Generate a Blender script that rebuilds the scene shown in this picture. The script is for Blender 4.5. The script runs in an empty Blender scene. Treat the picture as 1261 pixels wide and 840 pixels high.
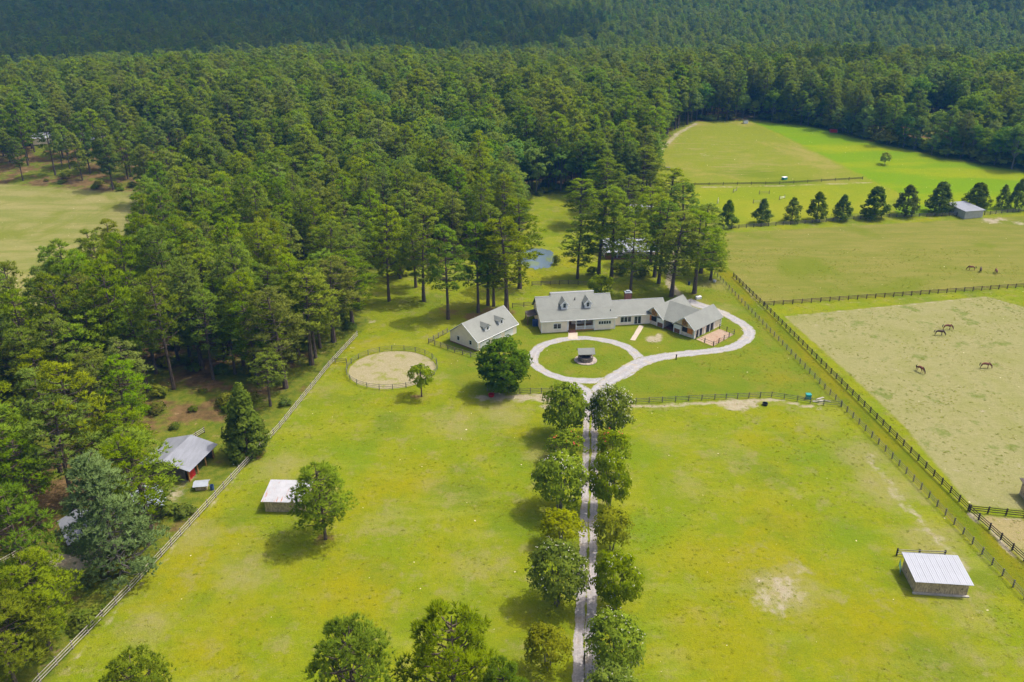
import bpy, math, random
import numpy as np
from mathutils import Vector, Matrix
random.seed(7); RNG = np.random.default_rng(7)
C = bpy.context.scene.collection
R = math.radians

# ------------------------------------------------------------------ camera, sky, sun
CAM_H, PITCH, F = 80.0, R(24.5), 981.0          # F in photo pixels (1261 wide) = 28 mm
sc = bpy.context.scene
cam = bpy.data.objects.new('camera', bpy.data.cameras.new('camera'))
cam.location = (0, 0, CAM_H); cam.rotation_euler = (R(90) - PITCH, 0, 0)
cam.data.sensor_width = 36; cam.data.lens = F / 1261 * 36
cam.data.clip_start = 1; cam.data.clip_end = 20000
C.objects.link(cam); sc.camera = cam
SUN_EL = R(62); SUN_DIR = Vector((0.955 * math.cos(SUN_EL), 0.295 * math.cos(SUN_EL), math.sin(SUN_EL))).normalized()
w = bpy.data.worlds.new('World'); sc.world = w; w.use_nodes = True
wt = w.node_tree; sky = wt.nodes.new('ShaderNodeTexSky'); sky.sky_type = 'NISHITA'; sky.sun_disc = False
sky.sun_elevation = SUN_EL; sky.sun_rotation = math.atan2(SUN_DIR.x, SUN_DIR.y)
sky.altitude = 100; sky.air_density = 0.6; sky.dust_density = 5.0; sky.ozone_density = 0.3
bg = wt.nodes['Background']; bg.inputs['Strength'].default_value = 0.15
wt.links.new(sky.outputs[0], bg.inputs[0])
sun = bpy.data.objects.new('sun', bpy.data.lights.new('sun', 'SUN'))
sun.data.energy = 2.05; sun.data.angle = R(0.5); sun.data.color = (1.0, 0.96, 0.90)
sun.rotation_euler = SUN_DIR.to_track_quat('Z', 'Y').to_euler(); sun.location = (60, 60, 300); C.objects.link(sun)
sc.view_settings.view_transform = 'Standard'; sc.view_settings.look = 'None'
sc.view_settings.exposure = 0.86; sc.view_settings.gamma = 1
sc.cycles.max_bounces = 6; sc.cycles.diffuse_bounces = 3; sc.cycles.transmission_bounces = 4
sc.cycles.volume_bounces = 0

# ------------------------------------------------------------------ clouds of the broken sky, high above the haze
def cloud(x, y, z, rx, ry, n):
    import bmesh
    bm = bmesh.new(); rg = random.Random(int(x * 7 + y))
    for i in range(n):
        a, q = rg.uniform(0, 6.28), math.sqrt(rg.uniform(0, 1)); r = (.34 + .2 * rg.random()) * min(rx, ry) * (1.15 - .5 * q)
        bmesh.ops.create_icosphere(bm, subdivisions=3, radius=r, matrix=Matrix.Translation((rx * .75 * q * math.cos(a), ry * .75 * q * math.sin(a), r * .3)) @ Matrix.Diagonal((1.3, 1.1, .6, 1)))
    for v in bm.verts:
        w_ = v.co * .03; v.co += Vector((math.sin(w_.y * 2 + w_.z), math.sin(w_.x * 2.3), .5 * math.sin(w_.x * 1.7 + w_.y))) * 9
        if v.co.z < 0: v.co.z *= .25
    me = bpy.data.meshes.new('cloud'); bm.to_mesh(me); bm.free(); m = bpy.data.materials.get('cloud_white')
    if not m:
        m = bpy.data.materials.new('cloud_white'); m.use_nodes = True; m.node_tree.nodes['Principled BSDF'].inputs['Base Color'].default_value = (.85, .85, .86, 1); m.node_tree.nodes['Principled BSDF'].inputs['Roughness'].default_value = 1
    me.materials.append(m); me.polygons.foreach_set('use_smooth', [True] * len(me.polygons)); o = bpy.data.objects.new('cloud', me); C.objects.link(o); o['kind'] = 'structure'
    k = z / SUN_DIR.z; o.location = (x + SUN_DIR.x * k, y + SUN_DIR.y * k, z)      # drifts where its shade falls on (x, y)
for c_ in ((-430, 860, 1500, 430, 250, 46), (-190, 1130, 1500, 520, 190, 40), (-60, 800, 1480, 150, 110, 12), (175, 505, 1450, 120, 45, 9), (500, 880, 1550, 220, 80, 14), (360, 1230, 1500, 380, 110, 22), (-640, 600, 1450, 150, 60, 10)): cloud(*c_)

# ------------------------------------------------------------------ terrain and photo -> ground
def S(a, b, t):
    t = np.clip((np.asarray(t, float) - a) / (b - a), 0, 1); return t * t * (3 - 2 * t)
def hgt(x, y):
    x = np.asarray(x, float); y = np.asarray(y, float)
    z = 14 * S(250, 440, y) - 9 * np.exp(-((y - 640 - 0.12 * x) / 80) ** 2) + 44 * S(690, 1150, y + 0.1 * x)
    return z + (2.5 * np.sin(x / 150 + 1.3) + 2.0 * np.sin(x / 67 + y / 120)) * S(330, 560, y)
def H1(x, y): return float(hgt(x, y))
def P(px, py, z=None):
    """ground point (or point at height z) that the photo shows at a pixel"""
    u = (px - 630.5) / F; v = (420 - py) / F
    d = np.array([u, math.cos(PITCH) + v * math.sin(PITCH), -math.sin(PITCH) + v * math.cos(PITCH)])
    if z is not None:
        t = (z - CAM_H) / d[2]; return d[0] * t, d[1] * t
    t = 40.0
    while t < 2500:
        p = d * t
        if CAM_H + p[2] < H1(p[0], p[1]): break
        t *= 1.01
    a, b = t / 1.01, t
    for _ in range(24):
        m = (a + b) / 2; p = d * m
        if CAM_H + p[2] < H1(p[0], p[1]): b = m
        else: a = m
    return d[0] * a, d[1] * a
def PP(*px): return [P(*q) for q in px]
def pxm(x, y, z=0):                       # photo pixels per metre at a point
    return F / (y * math.cos(PITCH) + (CAM_H - z) * math.sin(PITCH))

# ------------------------------------------------------------------ node helper
class NT:
    def __init__(s, name):
        s.m = bpy.data.materials.new(name); s.m.use_nodes = True; s.t = s.m.node_tree; s.t.nodes.clear()
        s.out = s.n('ShaderNodeOutputMaterial'); s.pos = s.n('ShaderNodeNewGeometry').outputs['Position']
    def n(s, k, **a):
        o = s.t.nodes.new(k)
        for x, y in a.items(): setattr(o, x, y)
        return o
    def set(s, i, v):
        if hasattr(v, 'node'): s.t.links.new(v, i)
        elif isinstance(v, tuple) and len(v) == 3 and i.type == 'RGBA': i.default_value = (*v, 1)
        else: i.default_value = v
    def noise(s, scale, detail=3, rough=.55, vec=None, dist=0, stretch=None):
        o = s.n('ShaderNodeTexNoise'); v = vec or s.pos
        if stretch:
            mp = s.n('ShaderNodeMapping'); s.set(mp.inputs[0], v); mp.inputs['Scale'].default_value = stretch[:3]
            if len(stretch) > 3: mp.inputs['Rotation'].default_value = (0, 0, stretch[3])
            v = mp.outputs[0]
        s.set(o.inputs['Vector'], v); o.inputs['Scale'].default_value = scale; o.inputs['Detail'].default_value = detail
        o.inputs['Roughness'].default_value = rough; o.inputs['Distortion'].default_value = dist
        return o.outputs[0]
    def mp(s, v, a, b, c=0., d=1., smooth=True):
        o = s.n('ShaderNodeMapRange'); o.interpolation_type = 'SMOOTHSTEP' if smooth else 'LINEAR'
        s.set(o.inputs[0], v)
        for k, q in enumerate((a, b, c, d)): o.inputs[k + 1].default_value = q
        return o.outputs[0]
    def math(s, op, a, b=0.):
        o = s.n('ShaderNodeMath', operation=op); s.set(o.inputs[0], a); s.set(o.inputs[1], b); return o.outputs[0]
    def mix(s, f, a, b, mode='MIX'):
        o = s.n('ShaderNodeMix', data_type='RGBA', blend_type=mode)
        s.set(o.inputs[0], f); s.set(o.inputs[6], a); s.set(o.inputs[7], b); return o.outputs[2]
    def attr(s, name): return s.n('ShaderNodeAttribute', attribute_name=name).outputs['Fac']
    def bump(s, h, dist=.05, strength=1.):
        o = s.n('ShaderNodeBump'); s.set(o.inputs['Height'], h); o.inputs['Distance'].default_value = dist
        o.inputs['Strength'].default_value = strength; return o.outputs[0]
    def bsdf(s, col, rough=.8, normal=None, spec=.3, metal=0.):
        o = s.n('ShaderNodeBsdfPrincipled'); s.set(o.inputs['Base Color'], col); s.set(o.inputs['Roughness'], rough)
        o.inputs['Specular IOR Level'].default_value = spec; o.inputs['Metallic'].default_value = metal
        if normal: s.set(o.inputs['Normal'], normal)
        return o.outputs[0]
    def done(s, sh): s.t.links.new(sh, s.out.inputs[0]); return s.m

def mat_plain(name, col, var=.15, scale=1.5, rough=.75, spec=.3, fine=12., metal=0., stain=None, stretch=None):
    t = NT(name); n1 = t.noise(scale, 4, .6, stretch=stretch); n2 = t.noise(fine, 2)
    d = tuple(c * (1 - var) for c in col); l = tuple(min(1, c * (1 + var)) for c in col)
    c = t.mix(t.mp(n1, .3, .7), d, l)
    c = t.mix(t.math('MULTIPLY', t.mp(n2, .35, .7), .25), c, tuple(q * .7 for q in col))
    if stain: c = t.mix(t.mp(t.noise(stain[1], 4, .65, stretch=stain[3] if len(stain) > 3 else None), stain[2], stain[2] + .12), c, stain[0])
    return t.done(t.bsdf(c, rough, None, spec, metal))

M = {}
M['siding'] = mat_plain('grey_beige_siding', (.90, .77, .62), .06, .8, .7, fine=5)
M['white'] = mat_plain('white_paint', (.78, .78, .77), .04, 1., .5)
M['roof'] = mat_plain('grey_green_roof', (.180, .190, .163), .08, .5, .55, stretch=(1, 1, .3), fine=3)
M['capgrey'] = mat_plain('pale_roof_cap', (.42, .43, .42), .05, 1., .5)
M['barnwall'] = mat_plain('stone_and_board_wall', (.68, .57, .44), .22, 2.2, .9, fine=6)
M['orange'] = mat_plain('orange_shutter', (.62, .20, .025), .15, 2., .6)
M['brown'] = mat_plain('brown_door', (.19, .085, .045), .2, 2., .7)
M['gold'] = mat_plain('golden_brown_wood', (.40, .22, .06), .25, 4., .7)
M['dark'] = mat_plain('dark_parts_and_shade', (.025, .025, .028), .2, 1., .9)  # near-black; on the stall panels it stands in for unlit insides
M['brick'] = mat_plain('red_brick', (.26, .11, .075), .3, 5., .9, fine=20)
M['concrete'] = mat_plain('pale_concrete', (.46, .385, .30), .1, 1., .9)
M['stone'] = mat_plain('pinkish_stone', (.34, .285, .235), .3, 2.5, .9)
M['darkstone'] = mat_plain('grey_brown_stone', (.16, .135, .11), .35, 2.5, .9)
M['tin'] = mat_plain('white_tin', (.365, .38, .41), .04, .6, .4, .5)
M['rusttin'] = mat_plain('rusty_white_tin', (.41, .41, .42), .08, .8, .5, .4, stain=((.38, .14, .05), .7, .56, (3.0, .45, 1)))
M['greytin'] = mat_plain('grey_metal_roof', (.22, .23, .255), .12, .7, .5, .4, stretch=(2, .5, 1))
M['paletin'] = mat_plain('pale_metal_roof', (.33, .36, .39), .1, .7, .45, .4)
M['oldroof'] = mat_plain('weathered_brown_roof', (.11, .09, .075), .25, 1., .9)
M['shedwood'] = mat_plain('rough_weathered_boards', (.46, .35, .21), .35, 3., .9, fine=9, stain=((.13, .10, .07), 2.2, .57), stretch=(2, 2, .6))
M['paleboard'] = mat_plain('pale_shed_wall', (.42, .42, .36), .12, 2., .8)
M['red'] = mat_plain('red_paint', (.45, .02, .02), .1, 2., .5)
M['blue'] = mat_plain('blue_plastic', (.035, .07, .19), .15, 2., .4)
M['teal'] = mat_plain('teal_plastic', (.02, .25, .24), .1, 2., .4)
M['blackp'] = mat_plain('black_rubber', (.02, .02, .022), .1, 2., .5)
M['rail_pale'] = mat_plain('weathered_pale_rail', (.38, .35, .29), .22, 1.2, .85, fine=5)
M['rail_grey'] = mat_plain('weathered_grey_wood', (.17, .15, .12), .25, 1.2, .9)
M['rail_dark'] = mat_plain('dark_brown_wood', (.045, .033, .026), .25, 1.5, .85)
M['rail_red'] = mat_plain('red_brown_wood', (.13, .075, .05), .3, 1.5, .85)
M['wire'] = mat_plain('grey_green_wood', (.14, .15, .11), .25, 1.5, .85)
M['bay'] = mat_plain('chestnut_coat', (.16, .05, .022), .25, 1.5, .6)
M['baydark'] = mat_plain('dark_bay_coat', (.055, .022, .014), .25, 1.5, .6)
M['hair'] = mat_plain('dark_horsehair', (.018, .012, .01), .2, 3., .7)
def glass():
    t = NT('window_glass'); return t.done(t.bsdf((.02, .025, .03), .08, None, .6))
M['glass'] = glass()
def water():
    t = NT('pond_water'); b = t.bump(t.noise(1.2, 3), .03, .3)
    c = t.mix(t.mp(t.noise(.14, 4, .6), .52, .62), (.10, .14, .17), (.13, .17, .07))
    return t.done(t.bsdf(c, .12, b, .6))
M['water'] = water()
def gravel(name, a, b, patch=None, worn=True):
    t = NT(name); c = t.mix(t.mp(t.noise(.7, 5, .7), .3, .7), a, b)
    c = t.mix(t.math('MULTIPLY', t.mp(t.noise(3.5, 4, .75), .38, .62), .55), c, tuple(q * .6 for q in a))
    if patch: c = t.mix(t.mp(t.noise(.33, 4, .7), .50, .66), c, patch)
    ac = t.attr('across')
    c = t.mix(t.math('MULTIPLY', t.mp(t.math('ABSOLUTE', t.math('SUBTRACT', ac, .22)), .0, .14, .45, 0.), t.mp(t.noise(.9, 3), .3, .7)), c, tuple(min(1, q * 1.22) for q in b))
    ed = t.mp(t.math('ADD', ac, t.math('MULTIPLY', t.math('SUBTRACT', t.noise(1.5, 4, .7), .5), .42)), .42, .52)
    if worn: c = t.mix(ed, c, t.mix(t.mp(t.noise(2.2, 3), .4, .6), (.14, .175, .008), (.21, .20, .03)))
    return t.done(t.bsdf(c, .95, t.bump(t.noise(9, 3), .03), .2))
M['gravel'] = gravel('pale_gravel', (.305, .295, .29), (.37, .36, .35), (.34, .30, .23))
M['track'] = gravel('worn_track_gravel', (.30, .28, .27), (.39, .355, .33), (.25, .21, .15))
M['sand'] = gravel('sandy_ground', (.285, .25, .125), (.34, .295, .18), (.19, .20, .035), False)
M['redsand'] = gravel('reddish_sand', (.36, .25, .17), (.42, .32, .23), (.29, .16, .09), False)

def bark(name, col):
    t = NT(name); n = t.noise(2.2, 4, .65, stretch=(3, 3, .5))
    c = t.mix(t.mp(n, .3, .7), tuple(q * .5 for q in col), tuple(q * 1.3 for q in col))
    return t.done(t.bsdf(c, .95, t.bump(n, .05), .1))
M['pinebark'] = bark('pine_bark', (.125, .095, .072)); M['greybark'] = bark('grey_bark', (.16, .145, .12))
def leaf(name, a, b, hue=.06, trans=.28):
    t = NT(name); oi = t.n('ShaderNodeObjectInfo').outputs['Random']
    c = t.mix(t.mp(t.noise(.55, 3, .6), .32, .68), a, b)
    c = t.mix(t.math('MULTIPLY', t.mp(t.noise(3.5, 2), .4, .7), .4), c, tuple(q * 1.35 for q in b))
    hs = t.n('ShaderNodeHueSaturation'); t.set(hs.inputs['Color'], c)
    t.set(hs.inputs['Hue'], t.mp(oi, 0, 1, .5 - hue * .5, .5 + hue * .35, False))
    t.set(hs.inputs['Value'], t.mp(t.math('FRACT', t.math('MULTIPLY', oi, 7.31)), 0, 1, .78, 1.2, False))
    t.set(hs.inputs['Saturation'], t.mp(t.math('FRACT', t.math('MULTIPLY', oi, 13.7)), 0, 1, .92, 1.08, False))
    c = hs.outputs[0]
    d = t.n('ShaderNodeBsdfDiffuse'); t.set(d.inputs[0], c)
    tr = t.n('ShaderNodeBsdfTranslucent'); t.set(tr.inputs[0], t.mix(.4, c, (.16, .21, .015)))
    mx = t.n('ShaderNodeMixShader'); mx.inputs[0].default_value = trans
    t.t.links.new(d.outputs[0], mx.inputs[1]); t.t.links.new(tr.outputs[0], mx.inputs[2])
    return t.done(mx.outputs[0])
M['needle'] = leaf('pine_needles', (.135, .220, .005), (.215, .300, .008), .05, .47)
M['needle_light'] = leaf('light_pine_needles', (.150, .215, .012), (.225, .290, .018), .05, .46); M['needle_dull'] = leaf('dull_pine_needles', (.135, .195, .022), (.205, .265, .034), .05, .46)
M['hard_light'] = leaf('light_hardwood_leaves', (.13, .22, .02), (.20, .29, .03), .05, .45)
M['needle_blue'] = leaf('blue_green_needles', (.160, .245, .080), (.24, .335, .115), .008, .46)
M['hard'] = leaf('hardwood_leaves', (.10, .19, .014), (.17, .265, .020), .06, .44)
M['cedar'] = leaf('dark_evergreen_leaves', (.080, .125, .008), (.130, .180, .012), .03, .38)
M['magnolia'] = leaf('dark_glossy_leaves', (.075, .140, .008), (.140, .215, .012), .02, .42)
M['myrtle'] = leaf('myrtle_leaves', (.145, .215, .010), (.225, .295, .014), .010, .46)
M['yellowleaf'] = leaf('yellow_green_leaves', (.185, .215, .006), (.28, .295, .009), .008, .45)
M['limeleaf'] = leaf('lime_leaves', (.22, .29, .008), (.30, .36, .012), .01, .45)
M['bush'] = leaf('undergrowth_leaves', (.10, .15, .012), (.17, .20, .018), .10, .4)
M['tuft'] = leaf('lawn_tuft', (.19, .23, .006), (.25, .255, .01), .04, .3); M['tuft_dark'] = leaf('green_tuft', (.15, .205, .006), (.20, .235, .008), .04, .3); M['tuft_dry'] = leaf('dry_tuft', (.26, .24, .05), (.31, .28, .08), .03, .25)
M['flower'] = mat_plain('white_blossom', (.50, .48, .36), .1, 2.); M['redflower'] = mat_plain('red_blossom', (.55, .07, .05), .2, 2.)

# ------------------------------------------------------------------ object helpers
def tag(o, label=None, cat=None, group=None, kind=None):
    for k, v in (('label', label), ('category', cat), ('group', group), ('kind', kind)):
        if v: o[k] = v
    return o
def thing(name, loc, label, cat, group=None, rz=0., scale=None):
    o = bpy.data.objects.new(name, None); o.empty_display_size = .5; o.location = loc; o.rotation_euler = (0, 0, rz)
    if scale: o.scale = scale
    C.objects.link(o); return tag(o, label, cat, group)
def put(name, me, parent, loc=(0, 0, 0), rz=0., tilt=0., label=None):
    o = bpy.data.objects.new(name, me); C.objects.link(o); o.parent = parent
    o.location = loc; o.rotation_euler = (0, tilt, rz)
    if label: o['label'] = label
    return o
class MB:
    def __init__(s): s.v = []; s.f = []; s.m = []
    def poly(s, pts, mi=0):
        b = len(s.v); s.v += [tuple(p) for p in pts]; s.f.append(list(range(b, b + len(pts)))); s.m.append(mi)
    def extrude(s, pts, vec, mi=0, top=None):
        n = len(pts); b = len(s.v); vec = Vector(vec)
        s.v += [tuple(p) for p in pts] + [tuple(Vector(p) + vec) for p in pts]
        s.f.append(list(range(b, b + n))); s.m.append(mi if top is None else top)
        s.f.append(list(range(b + 2 * n - 1, b + n - 1, -1))); s.m.append(mi)
        for i in range(n):
            j = (i + 1) % n; s.f.append([b + j, b + i, b + n + i, b + n + j]); s.m.append(mi)
        return s
    def box(s, x0, x1, y0, y1, z0, z1, mi=0):
        return s.extrude([(x0, y0, z1), (x1, y0, z1), (x1, y1, z1), (x0, y1, z1)], (0, 0, z0 - z1), mi)
    def slab(s, pts, t, mi=0):
        p = [Vector(q) for q in pts]; n = (p[1] - p[0]).cross(p[2] - p[0]).normalized()
        if n.z < 0: n = -n
        return s.extrude(pts, -n * t, mi)
    def tube(s, p, r, n=8, mi=0, cap=True):
        """tapered tube through points p with radii r"""
        b = len(s.v); p = [Vector(q) for q in p]
        for i, q in enumerate(p):
            d = (p[min(i + 1, len(p) - 1)] - p[max(i - 1, 0)]).normalized()
            a = d.orthogonal().normalized(); c = d.cross(a)
            for k in range(n):
                t = 2 * math.pi * k / n; s.v.append(tuple(q + (a * math.cos(t) + c * math.sin(t)) * r[i]))
        for i in range(len(p) - 1):
            for k in range(n):
                k2 = (k + 1) % n
                s.f.append([b + i * n + k, b + i * n + k2, b + (i + 1) * n + k2, b + (i + 1) * n + k]); s.m.append(mi)
        if cap:
            s.f.append(list(range(b + n - 1, b - 1, -1))); s.m.append(mi)
            s.f.append(list(range(b + (len(p) - 1) * n, b + len(p) * n))); s.m.append(mi)
        return s
    def mesh(s, name, mats):
        me = bpy.data.meshes.new(name); me.from_pydata(s.v, [], s.f)
        for m in mats: me.materials.append(M[m])
        me.polygons.foreach_set('material_index', s.m); me.update(); return me
    def part(s, name, mats, parent, loc=(0, 0, 0), rz=0., label=None):
        return put(name, s.mesh(name, mats if isinstance(mats, (list, tuple)) else [mats]), parent, loc, rz, 0, label)
def boxmesh(name, mat, sx, sy, sz, bev=0.):
    b = MB(); b.box(-sx / 2, sx / 2, -sy / 2, sy / 2, 0, sz); return b.mesh(name, [mat])

# ------------------------------------------------------------------ zones of the ground
OPEN = [(-64.5, 40)] + PP((438, 412), (452, 397), (440, 374), (446, 345), (470, 333), (545, 327), (600, 314), (642, 300),
        (648, 262), (655, 243), (700, 236), (716, 258), (745, 254), (790, 246), (812, 236), (803, 196), (835, 162), (858, 150),
        (930, 149), (1000, 157), (1060, 172), (1160, 195), (1261, 212), (1420, 245)) + [(420, 250), (420, 40)]
OPEN2 = PP((1096, 170), (1194, 180), (1194, 152), (1096, 151))
LEFTFIELD = PP((-160, 226), (0, 226), (60, 230), (130, 236), (178, 236), (196, 300), (168, 348), (122, 388), (60, 420), (0, 436), (-160, 480))
FARLEFT = PP((805, 192), (835, 162), (858, 150), (925, 150), (1076, 223), (1112, 240), (1060, 262), (890, 279), (850, 262), (820, 225))
FARTOP = PP((805, 192), (835, 162), (858, 150), (925, 150), (1072, 224), (960, 229), (840, 231), (822, 228))
FARRIGHT = PP((926, 150), (1000, 156), (1060, 172), (1160, 195), (1261, 212), (1420, 245), (1420, 262), (1261, 259), (1100, 266), (1112, 240), (1076, 223))
BEIGE1 = PP((966, 390), (1215, 365), (1400, 418), (1400, 640), (1196, 622), (1112, 523), (1040, 455))
BEIGE2 = PP((893, 287), (1261, 266), (1420, 262), (1420, 345), (1261, 351), (938, 375), (915, 352), (897, 330))
PENLOW = PP((1202, 634), (1261, 640), (1400, 660), (1400, 800), (1262, 692))
LANE = PP((878, 330), (897, 330), (940, 378), (1192, 630), (1262, 692), (1330, 760), (1330, 815), (1262, 738), (1090, 556), (985, 448), (905, 365))
YARD = PP((560, 470), (540, 425), (600, 380), (760, 375), (880, 350), (905, 365), (985, 448), (1030, 498), (950, 488), (780, 495), (690, 484), (600, 482))
def sdf(poly, X, Y):
    d = np.full(X.shape, 1e9); ins = np.zeros(X.shape, bool); n = len(poly)
    for i in range(n):
        (ax, ay), (bx, by) = poly[i], poly[(i + 1) % n]; ex, ey = bx - ax, by - ay
        t = np.clip(((X - ax) * ex + (Y - ay) * ey) / (ex * ex + ey * ey + 1e-9), 0, 1)
        d = np.minimum(d, np.hypot(X - ax - t * ex, Y - ay - t * ey))
        if ey != 0: ins ^= ((ay > Y) != (by > Y)) & (X < ex * (Y - ay) / ey + ax)
    return np.where(ins, d, -d)
def blobs(lst, X, Y):
    o = np.zeros(X.shape)
    for px, py, r, s in lst:
        x, y = P(px, py); o = np.maximum(o, s * np.exp(-((X - x) ** 2 + (Y - y) ** 2) / (r * r)))
    return o
def pline(pts, X, Y, wd, s=1.):
    o = np.zeros(X.shape); q = PP(*pts)
    for (ax, ay), (bx, by) in zip(q, q[1:]):
        ex, ey = bx - ax, by - ay; t = np.clip(((X - ax) * ex + (Y - ay) * ey) / (ex * ex + ey * ey), 0, 1)
        o = np.maximum(o, s * np.exp(-((X - ax - t * ex) ** 2 + (Y - ay - t * ey) ** 2) / (wd * wd)))
    return o
DIRT = [(905, 499, 3.2, 1.1), (925, 497, 2., 1.), (890, 497, 2., .9), (612, 489, 2.6, 1.), (640, 490, 2.4, 1.), (668, 490, 2.4, 1.1), (672, 500, 1.8, .9),
        (595, 490, 2., .9), (805, 418, 2.3, 1.2), (812, 413, 1.5, 1.), (962, 725, 5.0, .72), (950, 740, 4.5, .68), (985, 700, 3.0, .55), (1100, 600, 3., .35), (1160, 668, 2.5, .45),
        (1130, 655, 3., .4), (1095, 612, 3, .35), (655, 560, 3., .4), (600, 530, 3., .3), (660, 640, 2.5, .4), (555, 520, 3, .3), (340, 575, 3, .25),
        (1113, 695, 2.2, .5), (350, 655, 2, .5), (705, 610, 1.5, .5), (458, 396, 1.6, .8), (478, 376, 1.5, .6), (835, 320, 3, .6), (832, 335, 2.5, .6), (1220, 272, 4, .9), (1232, 270, 3, .8),
        (1225, 545, 5, .25), (1120, 480, 6, .3), (1140, 530, 7, .35), (1180, 425, 5, .3), (1080, 440, 5, .3), (1255, 275, 4, .7), (870, 190, 9, .45), (875, 178, 8, .4), (900, 210, 8, .3), (935, 205, 9, .3),
        (960, 188, 9, .25), (835, 175, 5, .35), (870, 378, 2.5, .5), (862, 388, 2, .4), (885, 365, 3, .35), (1012, 497, 2., .6), (100, 690, 3.5, .9), (75, 690, 3, .9), (215, 610, 3, .7)]
STRAW = [(585, 390, 4, 1.), (605, 384, 4, .9), (625, 385, 3, .8), (555, 385, 4, .7), (545, 380, 3, .6), (400, 664, 2.6, .7), (515, 488, 2.6, .7), (440, 340, 4, .6), (505, 352, 4, .5),
         (715, 345, 3, .5), (825, 365, 3, .6), (855, 362, 3, .6), (310, 560, 3.5, .9), (845, 345, 4, .5)]
def axis(a, b, st, far, n):
    mid = np.arange(a, b + st / 2, st); g = np.geomspace(6, far, n)
    return np.concatenate([(a - g)[::-1], mid, b + g])
def build_ground():
    xs = axis(-205, 275, 1.25, 9000, 46); ys = axis(52, 440, 1.25, 9000, 60)
    X, Y = np.meshgrid(xs, ys); Z = hgt(X, Y); nx, ny = len(xs), len(ys)
    co = np.stack([X, Y, Z], -1).reshape(-1, 3)
    i = np.arange((ny - 1) * (nx - 1)); r, c = i // (nx - 1), i % (nx - 1); a = r * nx + c
    q = np.stack([a, a + 1, a + nx + 1, a + nx], -1)
    me = bpy.data.meshes.new('ground'); me.vertices.add(len(co)); me.vertices.foreach_set('co', co.ravel())
    me.loops.add(q.size); me.loops.foreach_set('vertex_index', q.ravel().astype(np.int32))
    me.polygons.add(len(q)); me.polygons.foreach_set('loop_start', (np.arange(len(q)) * 4).astype(np.int32))
    me.polygons.foreach_set('loop_total', np.full(len(q), 4, np.int32)); me.update(); me.validate()
    me.polygons.foreach_set('use_smooth', np.ones(len(q), bool))
    def at(n, v):
        A = me.attributes.new(n, 'FLOAT', 'POINT'); A.data.foreach_set('value', v.ravel().astype(np.float32))
    for n, p in (('open', OPEN), ('leftfield', LEFTFIELD), ('farleft', FARLEFT), ('fartop', FARTOP), ('farright', FARRIGHT), ('beige1', BEIGE1),
                 ('beige2', BEIGE2), ('penlow', PENLOW), ('lane', LANE), ('yard', YARD)):
        at(n, np.clip(sdf(p, X, Y), -60, 60))
    d = blobs(DIRT, X, Y)
    for pl, wd, s in (([(775, 500), (830, 499), (880, 496), (950, 492), (1010, 503)], 1.0, .85), ([(590, 490), (680, 488)], 1.3, .9),
                      ([(940, 381), (1261, 357)], .8, .5), ([(966, 390), (1215, 366), (1261, 380)], .6, .75), ([(1196, 634), (1262, 694), (1330, 762)], .8, .9), ([(1196, 634), (1261, 641)], .6, .7),
                      ([(845, 231), (960, 229), (1072, 225)], .8, .8), ([(1072, 224), (1112, 240)], .9, .6), ([(828, 325), (824, 350), (840, 367)], 1.6, 1.), ([(836, 300), (826, 330)], 1.6, .9),
                      ([(1066, 560), (1100, 605), (1145, 655), (1190, 700)], 2.0, .58), ([(840, 575), (875, 588), (930, 560)], 2., .35), ([(1150, 690), (1215, 760)], 1.6, .45), ([(905, 342), (940, 380)], .9, .6), ([(780, 700), (785, 600), (790, 560)], .3, .3), ([(800, 840), (795, 620)], .3, .3),
                      ([(70, 840), (160, 735), (280, 600), (345, 525), (440, 422)], 1.1, .52), ([(806, 192), (835, 164), (858, 152)], 2.2, .7), ([(80, 730), (110, 690), (200, 620), (250, 570)], 2., .6)):
        d = np.maximum(d, pline(pl, X, Y, wd, s))
    at('mown', blobs([(870, 183, 22, 1), (905, 205, 14, .8), (935, 205, 12, .7), (955, 190, 12, .5)], X, Y))
    at('dry', blobs([(345, 575, 7, .8), (560, 520, 8, .8), (590, 700, 8, .6), (480, 640, 7, .6), (300, 705, 6, .8), (1090, 600, 7, 1), (1150, 670, 7, .9), (1185, 750, 6, .7), (900, 560, 7, .6), (850, 600, 6, .6), (965, 725, 7, .9), (1062, 560, 7, .9),
        (820, 540, 6, .6), (620, 510, 7, .9), (660, 560, 4, .8), (180, 770, 5, .8), (240, 660, 5, .8), (395, 480, 6, .6), (1010, 520, 6, .6), (880, 350, 7, .9), (895, 380, 5, .8), (860, 375, 6, .8), (1200, 800, 6, .5), (820, 800, 4, .5), (530, 600, 5, .6), (700, 650, 3, .5)], X, Y))
    at('fresh', blobs([(800, 650, 7, .9), (790, 560, 7, .9), (640, 575, 7, .8), (650, 650, 6, .8), (840, 470, 12, .9), (930, 465, 10, .7), (1000, 560, 8, .8), (1040, 660, 7, .8), (480, 480, 9, .6), (430, 560, 8, .7), (720, 395, 8, .6), (1080, 690, 5, .6), (330, 640, 5, .6), (620, 640, 6, .6), (570, 760, 6, .5), (990, 440, 6, .7), (790, 780, 5, .7)], X, Y))
    at('gold', blobs([(510, 600, 6, .9), (420, 720, 9, .9), (870, 690, 8, .9), (960, 640, 9, .8), (900, 800, 9, 1.), (1050, 790, 8, .9), (300, 760, 7, .8), (930, 540, 6, .8), (850, 760, 7, .8), (960, 465, 5, .7), (540, 680, 6, .6), (250, 800, 7, .7), (1140, 770, 5, .6)], X, Y))
    at('dirt', d); at('straw', blobs(STRAW, X, Y))
    o = bpy.data.objects.new('ground', me); C.objects.link(o); tag(o, kind='structure')
    t = NT('grass_and_woodland_floor')
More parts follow.
